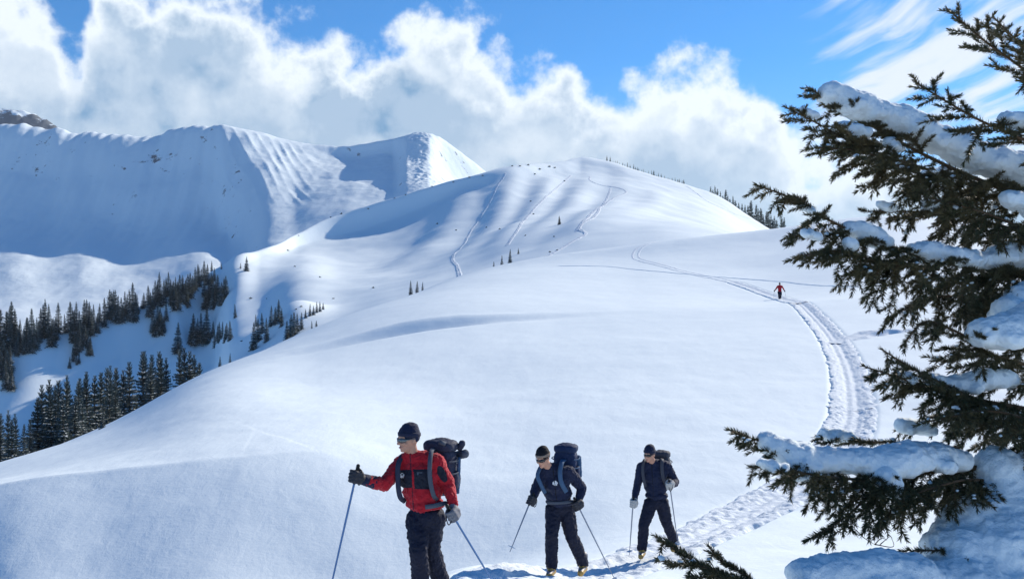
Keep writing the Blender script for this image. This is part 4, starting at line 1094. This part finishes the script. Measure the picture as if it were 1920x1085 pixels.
def glove_blob(c, axis, wrist, size=1.0):
    """a gloved hand closed round a pole grip: palm, four unequal bent fingers and a thumb"""
    b = Blob(); c = Vector(c); a = Vector(axis).normalized()
    w = (c - Vector(wrist)); w = (w - a * w.dot(a)).normalized(); n = a.cross(w).normalized()
    pt = lambda nn, ww, aa: c + (n * nn + w * ww + a * aa) * size
    b.chain([pt(0.03, -0.03, -0.028), pt(0.034, 0.02, -0.03)], [0.024 * size] * 2); b.chain([pt(0.03, -0.03, 0.028), pt(0.034, 0.02, 0.03)], [0.024 * size] * 2)
    b.chain([pt(0.03, -0.03, 0), pt(0.034, 0.02, 0)], [0.026 * size] * 2)
    for k, (aa, l) in enumerate([(-0.038, 0.88), (-0.013, 1.0), (0.013, 1.04), (0.038, 0.96)]):
        b.chain([pt(0.034, 0.022, aa), pt(0.018, 0.050 * l, aa * 1.05), (pt(-0.016, 0.046 * l, aa * 1.05)), pt(-0.030, 0.018, aa), pt(-0.020, -0.006 * l, aa)], [0.0125 * size, 0.012 * size, 0.0115 * size, 0.011 * size, 0.010 * size])
    b.chain([pt(0.026, -0.03, 0.036), pt(-0.004, -0.032, 0.050), pt(-0.030, -0.010, 0.044), pt(-0.034, 0.012, 0.036)], [0.017 * size, 0.014 * size, 0.0125 * size, 0.011 * size])
    ws = Vector(wrist)
    b.cap(pt(0.026, -0.035, 0), ws.lerp(c, 0.35), 0.034 * size, 0.042 * size)
    return b

def ski_pole(grip, tip, label, mat, strap_to=None, group=None):
    grip = Vector(grip); tip = Vector(tip); ax = (tip - grip).normalized()
    e = bpy.data.objects.new('ski_pole', None); COL.objects.link(e); e.location = tip
    tag(e, label, 'ski pole', group)
    L = (tip - grip).length
    tube_obj('shaft', [grip + ax * 0.02, grip.lerp(tip, .5), tip], [0.0105, 0.010, 0.008, 0.004], mat, e, tip)
    b = Blob(); b.chain([grip - ax * 0.10, grip - ax * 0.03, grip + ax * 0.06], [0.019, 0.016, 0.015])
    child(e, 'grip', b.mesh('grip', 0.005, M_RUB, 2, tip))
    f, r, u = frame(ax if abs(ax.z) < .98 else Vector((0.2, 0, -1)))
    pc = tip - ax * 0.07
    V, Fc = [], []
    for k in range(16):
        an = k * math.pi / 8; q = (r * math.cos(an) + u * math.sin(an))
        rr2 = 0.045 + 0.007 * (k % 2)
        V += [pc + q * 0.008 - ax * 0.006, pc + q * rr2 + ax * 0.002, pc + q * rr2 + ax * 0.007, pc + q * 0.008 + ax * 0.006]
    for k in range(16):
        j = (k + 1) % 16
        for s in range(4): Fc.append((k * 4 + s, k * 4 + (s + 1) % 4, j * 4 + (s + 1) % 4, j * 4 + s))
    child(e, 'basket', mesh_np('basket', np.array([tuple(v) for v in V]) - np.array(tip), Fc, M_BASKET, False))
    g0 = grip - ax * 0.09
    lp = [g0, g0 + Vector((0.035, -0.03, -0.03)), g0 + Vector((0.045, -0.03, -0.10)), g0 + Vector((0.015, -0.035, -0.16)), g0 + Vector((-0.01, -0.03, -0.09)), g0 + Vector((0, -0.01, -0.01))]
    tube_obj('strap', lp, 0.005, M_RUB, e, tip, 5, 0.012)
    return e

def skier(label, Y0, J, cfg, voxel=0.012):
    """J: joints as (px, py, depth offset); everything measured in metres around them"""
    W_ = {k: P(v[0], v[1], Y0 + v[2]) + Vector((0, 0, cfg.get('dz', 0))) for k, v in J.items()}
    foot = (W_['ankle_r'] + W_['ankle_l']) * 0.5
    o = Vector((foot.x, foot.y, NEAR.zx(foot.x, foot.y)))
    root = bpy.data.objects.new('person', None); COL.objects.link(root); root.location = o
    tag(root, label, 'person')
    g = cfg.get('g', 1.0)   # girth
    hf, hr, hu = frame(cfg['face']); hc_ = W_['head']
    hp3 = lambda r, f, u: hc_ + hr * r * g + hf * f * g + hu * u * g
    Rh = Matrix((hr, hf, hu)).transposed()
    def hell(b, c, r): 
        v = ICO[0] * (np.array(r) * g); b.add(v @ np.array(Rh).T + np.array(hp3(*c)), ICO[1])
    tr, tf = cfg['torso_r'], cfg['torso_f']         # unit vectors: across the chest, and out of the chest
    Rt = np.array(Matrix((Vector(tr), Vector(tf), Vector((0, 0, 1)))).transposed())
    def tell(b, c, r):
        v = ICO[0] * (np.array(r) * g); b.add(v @ Rt.T + np.array(c), ICO[1])
    # ---- continuous body
    b = Blob()
    hell(b, (0, -0.005, 0.015), (0.074, 0.094, 0.108)); hell(b, (0, 0.032, -0.065), (0.052, 0.056, 0.055)); hell(b, (0, 0.07, -0.095), (0.024, 0.022, 0.02))
    b.cap(hp3(0, 0.092, 0.012), hp3(0, 0.112, -0.026), 0.010 * g, 0.016 * g); hell(b, (0.014, 0.094, -0.028), (0.010, 0.012, 0.009)); hell(b, (-0.014, 0.094, -0.028), (0.010, 0.012, 0.009))
    hell(b, (0, 0.080, 0.034), (0.052, 0.018, 0.012))
    for sg in (-1, 1):
        hell(b, (sg * 0.076, -0.01, -0.01), (0.011, 0.022, 0.032)); hell(b, (sg * 0.04, 0.066, -0.03), (0.026, 0.024, 0.024))
        hell(b, (sg * 0.031, 0.083, 0.012), (0.014, 0.010, 0.011))
    hell(b, (0, 0.088, -0.060), (0.026, 0.012, 0.007)); hell(b, (0, 0.086, -0.072), (0.022, 0.012, 0.008))
    b.cap(hp3(0, -0.02, -0.06), W_['neck'], 0.055 * g, 0.062 * g)
    for part, rs in (('chest', (0.165, 0.105, 0.15)), ('belly', (0.15, 0.10, 0.13)), ('pelvis', (0.155, 0.11, 0.11))): tell(b, W_[part], rs)
    b.chain([W_['neck'], W_['chest'], W_['belly'], W_['pelvis']], [0.06 * g, 0.10 * g, 0.10 * g, 0.10 * g])
    for s in 'rl':
        b.chain([W_['neck'], W_['sh_' + s], W_['el_' + s], W_['wr_' + s]], [0.055 * g, 0.058 * g, 0.042 * g, 0.030 * g])
        b.cap(W_['wr_' + s], W_['hand_' + s], 0.028 * g, 0.026 * g)
        b.chain([W_['pelvis'], W_['hip_' + s], W_['knee_' + s], W_['ankle_' + s]], [0.09 * g, 0.085 * g, 0.058 * g, 0.042 * g])
    child(root, 'body', b.mesh('body', voxel * 0.75, M_SKIN, 3, o))
    m = Blob(); hell(m, (0, 0.097, -0.066), (0.024, 0.006, 0.007)); child(root, 'mouth', m.mesh('mouth', 0.004, M_LIPS, 1, o))
    # ---- jacket
    b = Blob()
    tell(b, W_['chest'], (0.205, 0.138, 0.175)); tell(b, W_['belly'], (0.195, 0.138, 0.15)); tell(b, W_['hem'], (0.192, 0.140, 0.075))
    b.chain([W_['chest'], W_['belly'], W_['hem']], [0.13 * g] * 3)
    b.cap(W_['sh_r'], W_['sh_l'], 0.082 * g, 0.082 * g); b.cap(W_['neck'].lerp(W_['chest'], .3), W_['neck'] + hu * 0.012, 0.088 * g, 0.072 * g)
    for s in 'rl':
        b.cap(W_['neck'], W_['sh_' + s], 0.082 * g, 0.088 * g)
        mid = W_['sh_' + s].lerp(W_['el_' + s], .5)
        b.chain([W_['sh_' + s], mid, W_['el_' + s], W_['el_' + s].lerp(W_['wr_' + s], .5), W_['wr_' + s]], [0.088 * g, 0.078 * g, 0.066 * g, 0.062 * g, 0.048 * g])
    me = b.mesh('jacket', voxel * 0.8, cfg['jacket'], 4, o, 0.034 * g, 0.075)
    if 'panels' in cfg: paint(me, o, cfg['panel_mats'], cfg['panels'])
    child(root, 'jacket', me)
    # ---- trousers
    b = Blob(); tell(b, W_['pelvis'], (0.178, 0.128, 0.12))
    for s in 'rl':
        k = W_['knee_' + s]; a = W_['ankle_' + s]; h = W_['hip_' + s]
        b.chain([h, h.lerp(k, .5), k, k.lerp(a, .45), a - Vector((0, 0, 0.03))], [0.118 * g, 0.106 * g, 0.088 * g, 0.088 * g, 0.082 * g])
    child(root, 'trousers', b.mesh('trousers', voxel * 0.8, cfg['trousers'], 4, o, 0.036 * g, 0.08))
    # ---- boots
    for s in 'rl':
        a = W_['ankle_' + s]; fd = Vector(cfg['heading']).normalized(); fd = (fd + Vector((0.45, -0.5, 0))).normalized(); b = Blob()
        b.chain([a + Vector((0, 0, 0.06)), a + fd * 0.01 - Vector((0, 0, 0.06))], [0.072 * g, 0.064 * g])
        b.chain([a - fd * 0.06 - Vector((0, 0, 0.12)), a + fd * 0.05 - Vector((0, 0, 0.11)), a + fd * 0.17 - Vector((0, 0, 0.13))], [0.055 * g, 0.058 * g, 0.046 * g])
        me = b.mesh('boot', voxel * .8, cfg['boot'], 3, o)
        az_ = a.z - o.z
        paint(me, (0, 0, 0), [M_BOOTG], [(1, lambda px, py, nr, c, z=az_: (c[:, 2] > z - 0.045) | ((np.abs(c[:, 2] - (z - 0.085)) < 0.010)))])
        child(root, 'boot', me)
    # ---- hat
    b = Blob(); hell(b, (0, -0.012, 0.056), (0.090, 0.109, 0.097)); hell(b, (0, -0.04, 0.02), (0.082, 0.075, 0.07)); hell(b, (0, -0.02, 0.10), (0.075, 0.09, 0.06))
    me = b.mesh('hat', voxel * 0.6, cfg['hat'], 4, o, 0.008 * g, 0.03)
    hat = child(root, 'hat', me)
    V, Fc = [], []
    n = 36
    for k in range(n):
        an = k * 2 * math.pi / n; cx, cy = math.cos(an), math.sin(an)
        for (q, dz) in ((1.0, -0.018), (1.055, -0.012), (1.055, 0.014), (1.0, 0.02)):
            V.append(hp3(0.088 * q * cx, -0.012 + 0.107 * q * cy, 0.046 + dz + (0.012 if cy > 0 else -0.012 * -cy) * abs(cy)))
    for k in range(n):
        j = (k + 1) % n
        for s in range(4): Fc.append((k * 4 + s, j * 4 + s, j * 4 + (s + 1) % 4, k * 4 + (s + 1) % 4))
    child(hat, 'band', mesh_np('hat_band', np.array([tuple(v) for v in V]) - np.array(o), Fc, cfg.get('band', cfg['hat'])))
    # ---- wrap-round sunglasses: lens shell and temples
    V, Fc = [], []
    n = 25
    for k in range(n):
        an = math.radians(-100 + 200 * k / (n - 1)); sx, cy = math.sin(an), math.cos(an)
        a_ = abs(math.degrees(an)); hgt = float(np.interp(a_, [0, 8, 25, 48, 60, 100], [0.004, 0.012, 0.020, 0.013, 0.004, 0.003]))
        for (q, dz) in ((1.0, -1), (1.05, -1), (1.05, 1), (1.0, 1)):
            V.append(hp3(0.084 * q * sx, -0.008 + 0.116 * q * cy, 0.008 + dz * hgt - (0.004 if a_ < 55 else 0)))
    for k in range(n - 1):
        for s in range(4): Fc.append((k * 4 + s, k * 4 + 4 + s, k * 4 + 4 + (s + 1) % 4, k * 4 + (s + 1) % 4))
    child(root, 'sunglasses', mesh_np('sunglasses', np.array([tuple(v) for v in V]) - np.array(o), Fc, cfg['glasses']))
    # ---- gloves
    for s in 'rl':
        ax = Vector(cfg['pole_' + s][1]) - Vector(cfg['pole_' + s][0]) if 'pole_' + s in cfg else Vector((0, 0, -1))
        gb = glove_blob(W_['hand_' + s], -ax, W_['wr_' + s], cfg.get('hand', 1.0) * g)
        child(root, 'glove', gb.mesh('glove', 0.006 * g, cfg['glove'] if s == 'r' else cfg.get('glove_l', cfg['glove']), 2, o))
    return root, W_, o

def backpack(label, origin, cen, tr, tf, size, mats, extras):
    """cen: centre of the pack; tr across, tf forward (towards the wearer)"""
    e = bpy.data.objects.new('backpack', None); COL.objects.link(e); e.location = origin; tag(e, label, 'backpack')
    R = np.array(Matrix((Vector(tr), Vector(tf), Vector((0, 0, 1)))).transposed())
    c = Vector(cen); q = lambda r, f, u: c + Vector(tr) * r + Vector(tf) * f + Vector((0, 0, u))
    w, d, h = size
    b = Blob(); superblob(b, c, (w, d, h), R, 0.5); b.ell(q(0, -d * .5, -h * .45), (w * .75, d * .7, h * .4))
    body = child(e, 'pack_body', b.mesh('pack_body', 0.012, mats[0], 4, origin, 0.02, 0.09))
    b = Blob(); superblob(b, q(0, -d * 0.05, h * 1.02), (w * 1.02, d * 1.15, h * .26), R, 0.6); b.ell(q(0, -d * .2, h * 1.12), (w * .8, d * .9, h * .24))
    lid = child(e, 'lid', b.mesh('lid', 0.010, mats[0], 4, origin, 0.02, 0.07))
    for sg in (-1, 1):
        b = Blob(); superblob(b, q(sg * w * 1.02, -d * .1, -h * .35), (w * .22, d * .55, h * .38), R, 0.6)
        child(e, 'side_pocket', b.mesh('side_pocket', 0.010, mats[0], 3, origin, 0.012, 0.06))
        # compression straps
        for zz in (-0.05, 0.45):
            pts_ = [q(sg * w * 0.9, d * 1.02, h * zz), q(sg * w * 1.12, d * .6, h * zz), q(sg * w * 1.14, -d * .4, h * (zz + .05)), q(sg * w * .8, -d * 1.06, h * (zz + .1))]
            tube_obj('strap', pts_, 0.008, mats[1], e, origin, 5)
    for ex in extras: ex(e, q, R)
    return e
def unit(x, y, z=0): return Vector((x, y, z)).normalized()

# ---------------- skier in red
Y1 = 9.25
tr1, tf1 = unit(0.94, -0.34), unit(-0.34, -0.94)
J1 = dict(head=(766, 823, -0.05), neck=(774, 856, 0.0), chest=(784, 890, 0.0), belly=(792, 922, 0.0), hem=(797, 944, 0.0), pelvis=(798, 966, 0.0),
          sh_r=(754, 868, 0.04), el_r=(720, 908, -0.12), wr_r=(686, 900, -0.25), hand_r=(667, 893, -0.30),
          sh_l=(816, 866, -0.02), el_l=(840, 907, 0.0), wr_l=(850, 946, -0.10), hand_l=(848, 964, -0.16),
          hip_r=(783, 975, 0.0), knee_r=(786, 1032, -0.14), ankle_r=(790, 1120, 0.0), hip_l=(813, 972, 0.02), knee_l=(808, 1030, 0.05), ankle_l=(836, 1118, 0.28))
p1r = (P(667, 893, Y1 - 0.30), P(596, 1208, Y1 - 0.42)); p1l = (P(848, 964, Y1 - 0.16), P(958, 1146, Y1 + 0.1))
def rect(px, py, x0, x1, y0, y1, sk=0.0, rnd=3): 
    u = px - sk * (py - y0); return (u > x0) & (u < x1) & (py > y0) & (py < y1)
front = lambda nr: nr[:, 1] < -0.05
pan1 = [(1, lambda px, py, nr, c: (rect(px, py, 744, 771, 880, 914, 0.06) | rect(px, py, 775, 810, 879, 916, 0.06)) & front(nr) & (c[:, 1] < Y1)),
        (1, lambda px, py, nr, c: (((px - 829) / 10) ** 2 + ((py - 888 - (px - 829) * .8) / 13) ** 2 < 1) & front(nr)),
        (1, lambda px, py, nr, c: (np.abs(px - 769 - (py - 850) * 0.06) < 0.8) & (py > 846) & (py < 955) & front(nr) & (c[:, 1] < Y1)),
        (2, lambda px, py, nr, c: ((((px - 754) / 4) ** 2 + ((py - 891) / 4.5) ** 2 < 1) & ((px - 754) ** 2 + (py - 889) ** 2 > 2.2)) & front(nr) & (c[:, 1] < Y1)),
        (3, lambda px, py, nr, c: (rect(px, py, 783, 792, 884, 887, 0.1) | rect(px, py, 782, 784.5, 884, 890)) & front(nr) & (c[:, 1] < Y1)),
        (1, lambda px, py, nr, c: rect(px, py, 690, 706, 880, 925) & (nr[:, 1] < -2))]
cfg1 = dict(face=(-0.80, -0.60, -0.06), torso_r=tr1, torso_f=tf1, heading=(-0.75, -0.65, 0), jacket=M_RED, panel_mats=[M_PANEL, M_WHITE, M_GREYC], panels=pan1,
            trousers=M_PANTS, boot=M_BOOTG, hat=M_NAVY, glasses=M_GLASS, glove=M_GLOVED, glove_l=M_GLOVEM, pole_r=p1r, pole_l=p1l, hand=1.15)
root1, W1, o1 = skier('person in red jacket with black chest panels, reaching a ski pole forward', Y1, J1, cfg1, 0.011)
ski_pole(p1r[0], p1r[1], 'blue ski pole planted ahead of the person in red', M_POLE)
ski_pole(p1l[0], p1l[1], 'blue ski pole trailing behind the person in red', M_POLE)
# wide dark glove cuff with pole strap on the forward hand
b = Blob(); b.chain([W1['wr_r'].lerp(W1['hand_r'], .2), W1['wr_r'].lerp(W1['el_r'], .42)], [0.055, 0.062]); child(root1, 'glove_cuff', b.mesh('glove_cuff', 0.008, M_NAVY, 3, o1, 0.01, 0.04))
def mk_mat_roll(a_, b_, r, mat):
    def f(e, q, R):
        b = Blob(); b.cap(q(*a_), q(*b_), r, r); child(e, 'roll', b.mesh('roll', 0.009, mat, 2, e.location, 0.01, 0.05))
    return f
def patch(cen, w, h, nd, ud, mat, name='patch'):
    def f(e, q, R):
        n_ = Vector(nd).normalized(); u = Vector(ud); u = (u - n_ * u.dot(n_)).normalized(); r = u.cross(n_); c = Vector(cen)
        V = [c + r * sx * w + u * sy * h + n_ * sz for sz in (-0.03, 0.004) for sx, sy in ((-1, -1), (1, -1), (1, 1), (-1, 1))]
        Fc = [(4, 5, 6, 7), (0, 1, 5, 4), (1, 2, 6, 5), (2, 3, 7, 6), (3, 0, 4, 7), (3, 2, 1, 0)]
        child(e, name, mesh_np(name, np.array([tuple(v) for v in V]) - np.array(e.location), Fc, mat, False))
    return f
def shoulder_strap(pts, mat, w=0.021):
    def f(e, q, R):
        P3 = [P(*p) for p in pts]
        child(e, 'shoulder_strap', strap_mesh('shoulder_strap', P3, [(0.1, -0.3, 0.95), (0.1, -0.95, 0.3), (0.1, -1, 0.0), (0.3, -1, 0)], w, 0.014, mat, e.location))
    return f
c1 = P(826, 882, Y1 + 0.24)
backpack('slate blue pack with grey rolls on the person in red', P(826, 945, Y1 + 0.24), c1, tr1, tf1, (0.155, 0.115, 0.235), (M_PACK1, M_GREYC),
         [mk_mat_roll((0.10, -0.17, 0.13), (0.21, -0.10, 0.16), 0.045, M_GREYC), mk_mat_roll((0.16, -0.1, 0.22), (0.19, -0.08, 0.26), 0.036, M_PACK1),
          patch(P(830, 829, Y1 + 0.085), 0.034, 0.017, (0.35, -0.75, 0.5), (0.45, 0, 0.9), M_GREYC),
          mk_mat_roll((0.17, -0.02, -0.2), (0.185, -0.02, 0.12), 0.02, M_TEAL),
          shoulder_strap([(812, 842, Y1 + 0.12), (808, 850, Y1 - 0.085), (806, 866, Y1 - 0.150), (806, 895, Y1 - 0.165), (814, 930, Y1 - 0.13), (826, 940, Y1 + 0.02)], M_GREYC),
          shoulder_strap([(764, 852, Y1 + 0.14), (752, 858, Y1 - 0.03), (747, 870, Y1 - 0.085), (746, 895, Y1 - 0.115), (750, 930, Y1 - 0.11), (760, 940, Y1 + 0.02)], M_PACK1, 0.024),
          shoulder_strap([(838, 942, Y1 - 0.06), (825, 945, Y1 - 0.155), (812, 948, Y1 - 0.185), (797, 950, Y1 - 0.185)], M_GREYC, 0.022)])

# ---------------- second skier
Y2 = 13.1
tr2, tf2 = unit(0.95, -0.3), unit(-0.3, -0.95)
J2 = dict(head=(1018, 858, -0.28), neck=(1031, 878, -0.16), chest=(1042, 902, -0.10), belly=(1046, 924, -0.04), hem=(1049, 940, 0.0), pelvis=(1051, 952, 0.02),
          sh_r=(1017, 889, -0.12), el_r=(1004, 918, -0.18), wr_r=(1000, 930, -0.30), hand_r=(995, 938, -0.36),
          sh_l=(1066, 884, -0.10), el_l=(1091, 914, -0.02), wr_l=(1086, 935, -0.12), hand_l=(1083, 946, -0.16),
          hip_r=(1038, 956, 0.0), knee_r=(1035, 1002, -0.12), ankle_r=(1034, 1055, -0.02), hip_l=(1062, 955, 0.02), knee_l=(1072, 1005, 0.0), ankle_l=(1093, 1050, 0.18))
p2r = (P(995, 938, Y2 - 0.36), P(956, 1034, Y2 - 0.55)); p2l = (P(1083, 946, Y2 - 0.16), P(1156, 1092, Y2 - 0.1))
pan2 = [(1, lambda px, py, nr, c: (((px - 1041) / 5) ** 2 + ((py - 905) / 4.5) ** 2 < 1) & front(nr) & (c[:, 1] < Y2)),
        (2, lambda px, py, nr, c: (np.abs(px - 1037 - (py - 880) * 0.12) < 0.7) & (py > 876) & (py < 944) & front(nr))]
cfg2 = dict(face=(-0.50, -0.80, -0.32), torso_r=tr2, torso_f=tf2, heading=(-0.75, -0.65, 0), jacket=M_NAVY, panel_mats=[M_WHITE, M_BLACK], panels=pan2,
            trousers=M_PANTS, boot=M_BOOTY, hat=M_BLACK, band=M_TAN, glasses=M_DGLASS, glove=M_GLOVED, pole_r=p2r, pole_l=p2l, hand=1.2)
root2, W2, o2 = skier('person in navy leaning forward under a blue pack, between two other skiers', Y2, J2, cfg2, 0.013)
ski_pole(p2r[0], p2r[1], 'grey ski pole swung forward, its pale basket off the snow', M_POLE2)
ski_pole(p2l[0], p2l[1], 'grey ski pole slanting behind the middle skier', M_POLE2)
backpack('bulging dark blue pack on the leaning middle skier', P(1062, 935, Y2 + 0.16), P(1061, 873, Y2 + 0.12), tr2, tf2, (0.155, 0.12, 0.23), (M_PACK2, M_TEAL),
         [mk_mat_roll((0.15, -0.08, 0.10), (0.17, -0.04, -0.12), 0.045, M_TEAL),
          shoulder_strap([(1058, 862, Y2 - 0.0), (1053, 868, Y2 - 0.20), (1050, 884, Y2 - 0.26), (1052, 902, Y2 - 0.26), (1062, 922, Y2 - 0.2)], M_TEAL, 0.03),
          shoulder_strap([(1024, 872, Y2 - 0.03), (1012, 878, Y2 - 0.22), (1008, 890, Y2 - 0.27), (1014, 908, Y2 - 0.26), (1022, 924, Y2 - 0.2)], M_TEAL, 0.026),
          shoulder_strap([(1082, 938, Y2 + 0.0), (1070, 940, Y2 - 0.13), (1050, 942, Y2 - 0.16), (1026, 942, Y2 - 0.10)], M_GREYC, 0.02)])

# ---------------- third skier
Y3 = 15.8
tr3, tf3 = unit(0.96, -0.28), unit(-0.28, -0.96)
J3 = dict(head=(1218, 851, -0.16), neck=(1224, 868, -0.06), chest=(1228, 889, -0.03), belly=(1230, 911, 0.0), hem=(1231, 928, 0.0), pelvis=(1231, 940, 0.0),
          sh_r=(1203, 875, -0.02), el_r=(1195, 909, -0.04), wr_r=(1190, 933, -0.18), hand_r=(1187, 943, -0.24),
          sh_l=(1250, 874, -0.02), el_l=(1266, 903, 0.0), wr_l=(1262, 908, -0.2), hand_l=(1255, 908, -0.30),
          hip_r=(1219, 945, 0.0), knee_r=(1207, 984, -0.10), ankle_r=(1204, 1023, 0.0), hip_l=(1242, 944, 0.0), knee_l=(1250, 981, 0.05), ankle_l=(1264, 1010, 0.30))
p3r = (P(1187, 943, Y3 - 0.24), P(1180, 1040, Y3 - 0.2)); p3l = (P(1256, 910, Y3 - 0.30), P(1272, 1024, Y3 + 0.1))
pan3 = [(1, lambda px, py, nr, c: (np.abs(px - 1222 - (py - 870) * 0.05) < 0.6) & (py > 866) & (py < 932) & front(nr))]
cfg3 = dict(face=(-0.62, -0.78, -0.16), torso_r=tr3, torso_f=tf3, heading=(-0.75, -0.65, 0), jacket=M_NAVY, panel_mats=[M_BLACK], panels=pan3,
            trousers=M_PANTS, boot=M_BOOTY, hat=M_NAVY, glasses=M_DGLASS, glove=M_GLOVEW, pole_r=p3r, pole_l=p3l, hand=1.25)
root3, W3, o3 = skier('person in navy with pale gloves, last of the three skiers in file', Y3, J3, cfg3, 0.014)
ski_pole(p3r[0], p3r[1], 'thin grey ski pole in the right hand of the last skier', M_POLE2)
ski_pole(p3l[0], p3l[1], 'thin grey ski pole behind the left hand of the last skier', M_POLE2)
backpack('grey pack on the last of the three skiers', P(1244, 925, Y3 + 0.2), P(1240, 877, Y3 + 0.2), tr3, tf3, (0.145, 0.11, 0.22), (M_PACK3, M_GREYC),
         [shoulder_strap([(1242, 860, Y3 + 0.08), (1241, 864, Y3 - 0.13), (1241, 876, Y3 - 0.17), (1243, 893, Y3 - 0.17), (1250, 910, Y3 - 0.10)], M_PACK3, 0.028),
          shoulder_strap([(1212, 860, Y3 + 0.08), (1207, 865, Y3 - 0.10), (1205, 876, Y3 - 0.135), (1206, 893, Y3 - 0.15), (1210, 912, Y3 - 0.12)], M_PACK3, 0.024)])

# ---------------- far skier on the track
Y4 = 97.0
J4 = dict(head=(1462, 531.5, 0.0), neck=(1462, 534, 0), chest=(1462, 538, 0), belly=(1462, 542, 0), hem=(1462, 545, 0), pelvis=(1462, 546, 0),
          sh_r=(1457.8, 536, 0), el_r=(1455, 540.5, 0.1), wr_r=(1452.5, 543.5, -0.1), hand_r=(1451.8, 544.4, -0.1), sh_l=(1466.2, 536, 0), el_l=(1469, 540.5, 0.1), wr_l=(1471, 544, -.1), hand_l=(1471.5, 545, -.1),
          hip_r=(1460, 547, 0), knee_r=(1460.5, 552, -0.1), ankle_r=(1461, 557, 0), hip_l=(1464, 547, 0), knee_l=(1464, 552, 0.0), ankle_l=(1463.5, 557, 0.1))
zt = NEAR.z(1462, Y4); zf = (HY - 558.5) / F * Y4
dz4 = zt - zf
p4r = (P(1451.8, 544.4, Y4 - 0.1) + Vector((0, 0, dz4)), P(1450.5, 560, Y4) + Vector((0, 0, dz4))); p4l = (P(1471.5, 545, Y4 - .1) + Vector((0, 0, dz4)), P(1474, 560, Y4) + Vector((0, 0, dz4)))
cfg4 = dict(face=(-0.1, -0.98, 0), torso_r=unit(1, 0), torso_f=unit(0, -1), heading=(-0.1, -1, 0), jacket=M_RED, trousers=M_PANTS, boot=M_BOOTG, hat=M_BLACK, glasses=M_DGLASS, glove=M_GLOVED, pole_r=p4r, pole_l=p4l, dz=dz4)
skier('tiny far-off person in red jacket coming down the trodden track', Y4, J4, cfg4, 0.03)
ski_pole(p4r[0], p4r[1], 'tiny ski pole left of the far-off person on the track', M_POLE2); ski_pole(p4l[0], p4l[1], 'tiny ski pole right of the far-off person on the track', M_POLE2)
if False: print('FEET', o1, W1['ankle_r'], o2, W2['ankle_r'], W2['ankle_l'], o3, W3['ankle_r'], W3['ankle_l'], dz4)

# ================================================================== AIR
hzm = bpy.data.materials.new('thin_haze'); hzm.use_nodes = True
ht = hzm.node_tree; ht.nodes.clear()
pv = ht.nodes.new('ShaderNodeVolumePrincipled'); pv.inputs['Color'].default_value = (0.80, 0.90, 1.0, 1.0); pv.inputs['Density'].default_value = 3.2e-5; pv.inputs['Anisotropy'].default_value = 0.2
hout = ht.nodes.new('ShaderNodeOutputMaterial'); ht.links.new(pv.outputs[0], hout.inputs['Volume'])
zl = min(float(S.GZ.min()) for S in (NEAR, HILL, MOUNT, PEAK)) - 2.0; zh = max(float(S.GZ.max()) for S in (NEAR, HILL, MOUNT, PEAK)) + 30.0
xl, xh, yl, yh = -3750.0, 1500.0, -450.0, 4700.0
hv = [(x, y, z) for z in (zl, zh) for x, y in ((xl, yl), (xh, yl), (xh, yh), (xl, yh))]
hf = [(3, 2, 1, 0), (4, 5, 6, 7), (0, 1, 5, 4), (1, 2, 6, 5), (2, 3, 7, 6), (3, 0, 4, 7)]
ho = link(bpy.data.objects.new('haze', mesh_np('haze', hv, hf, hzm, False))); tag(ho, kind='stuff')
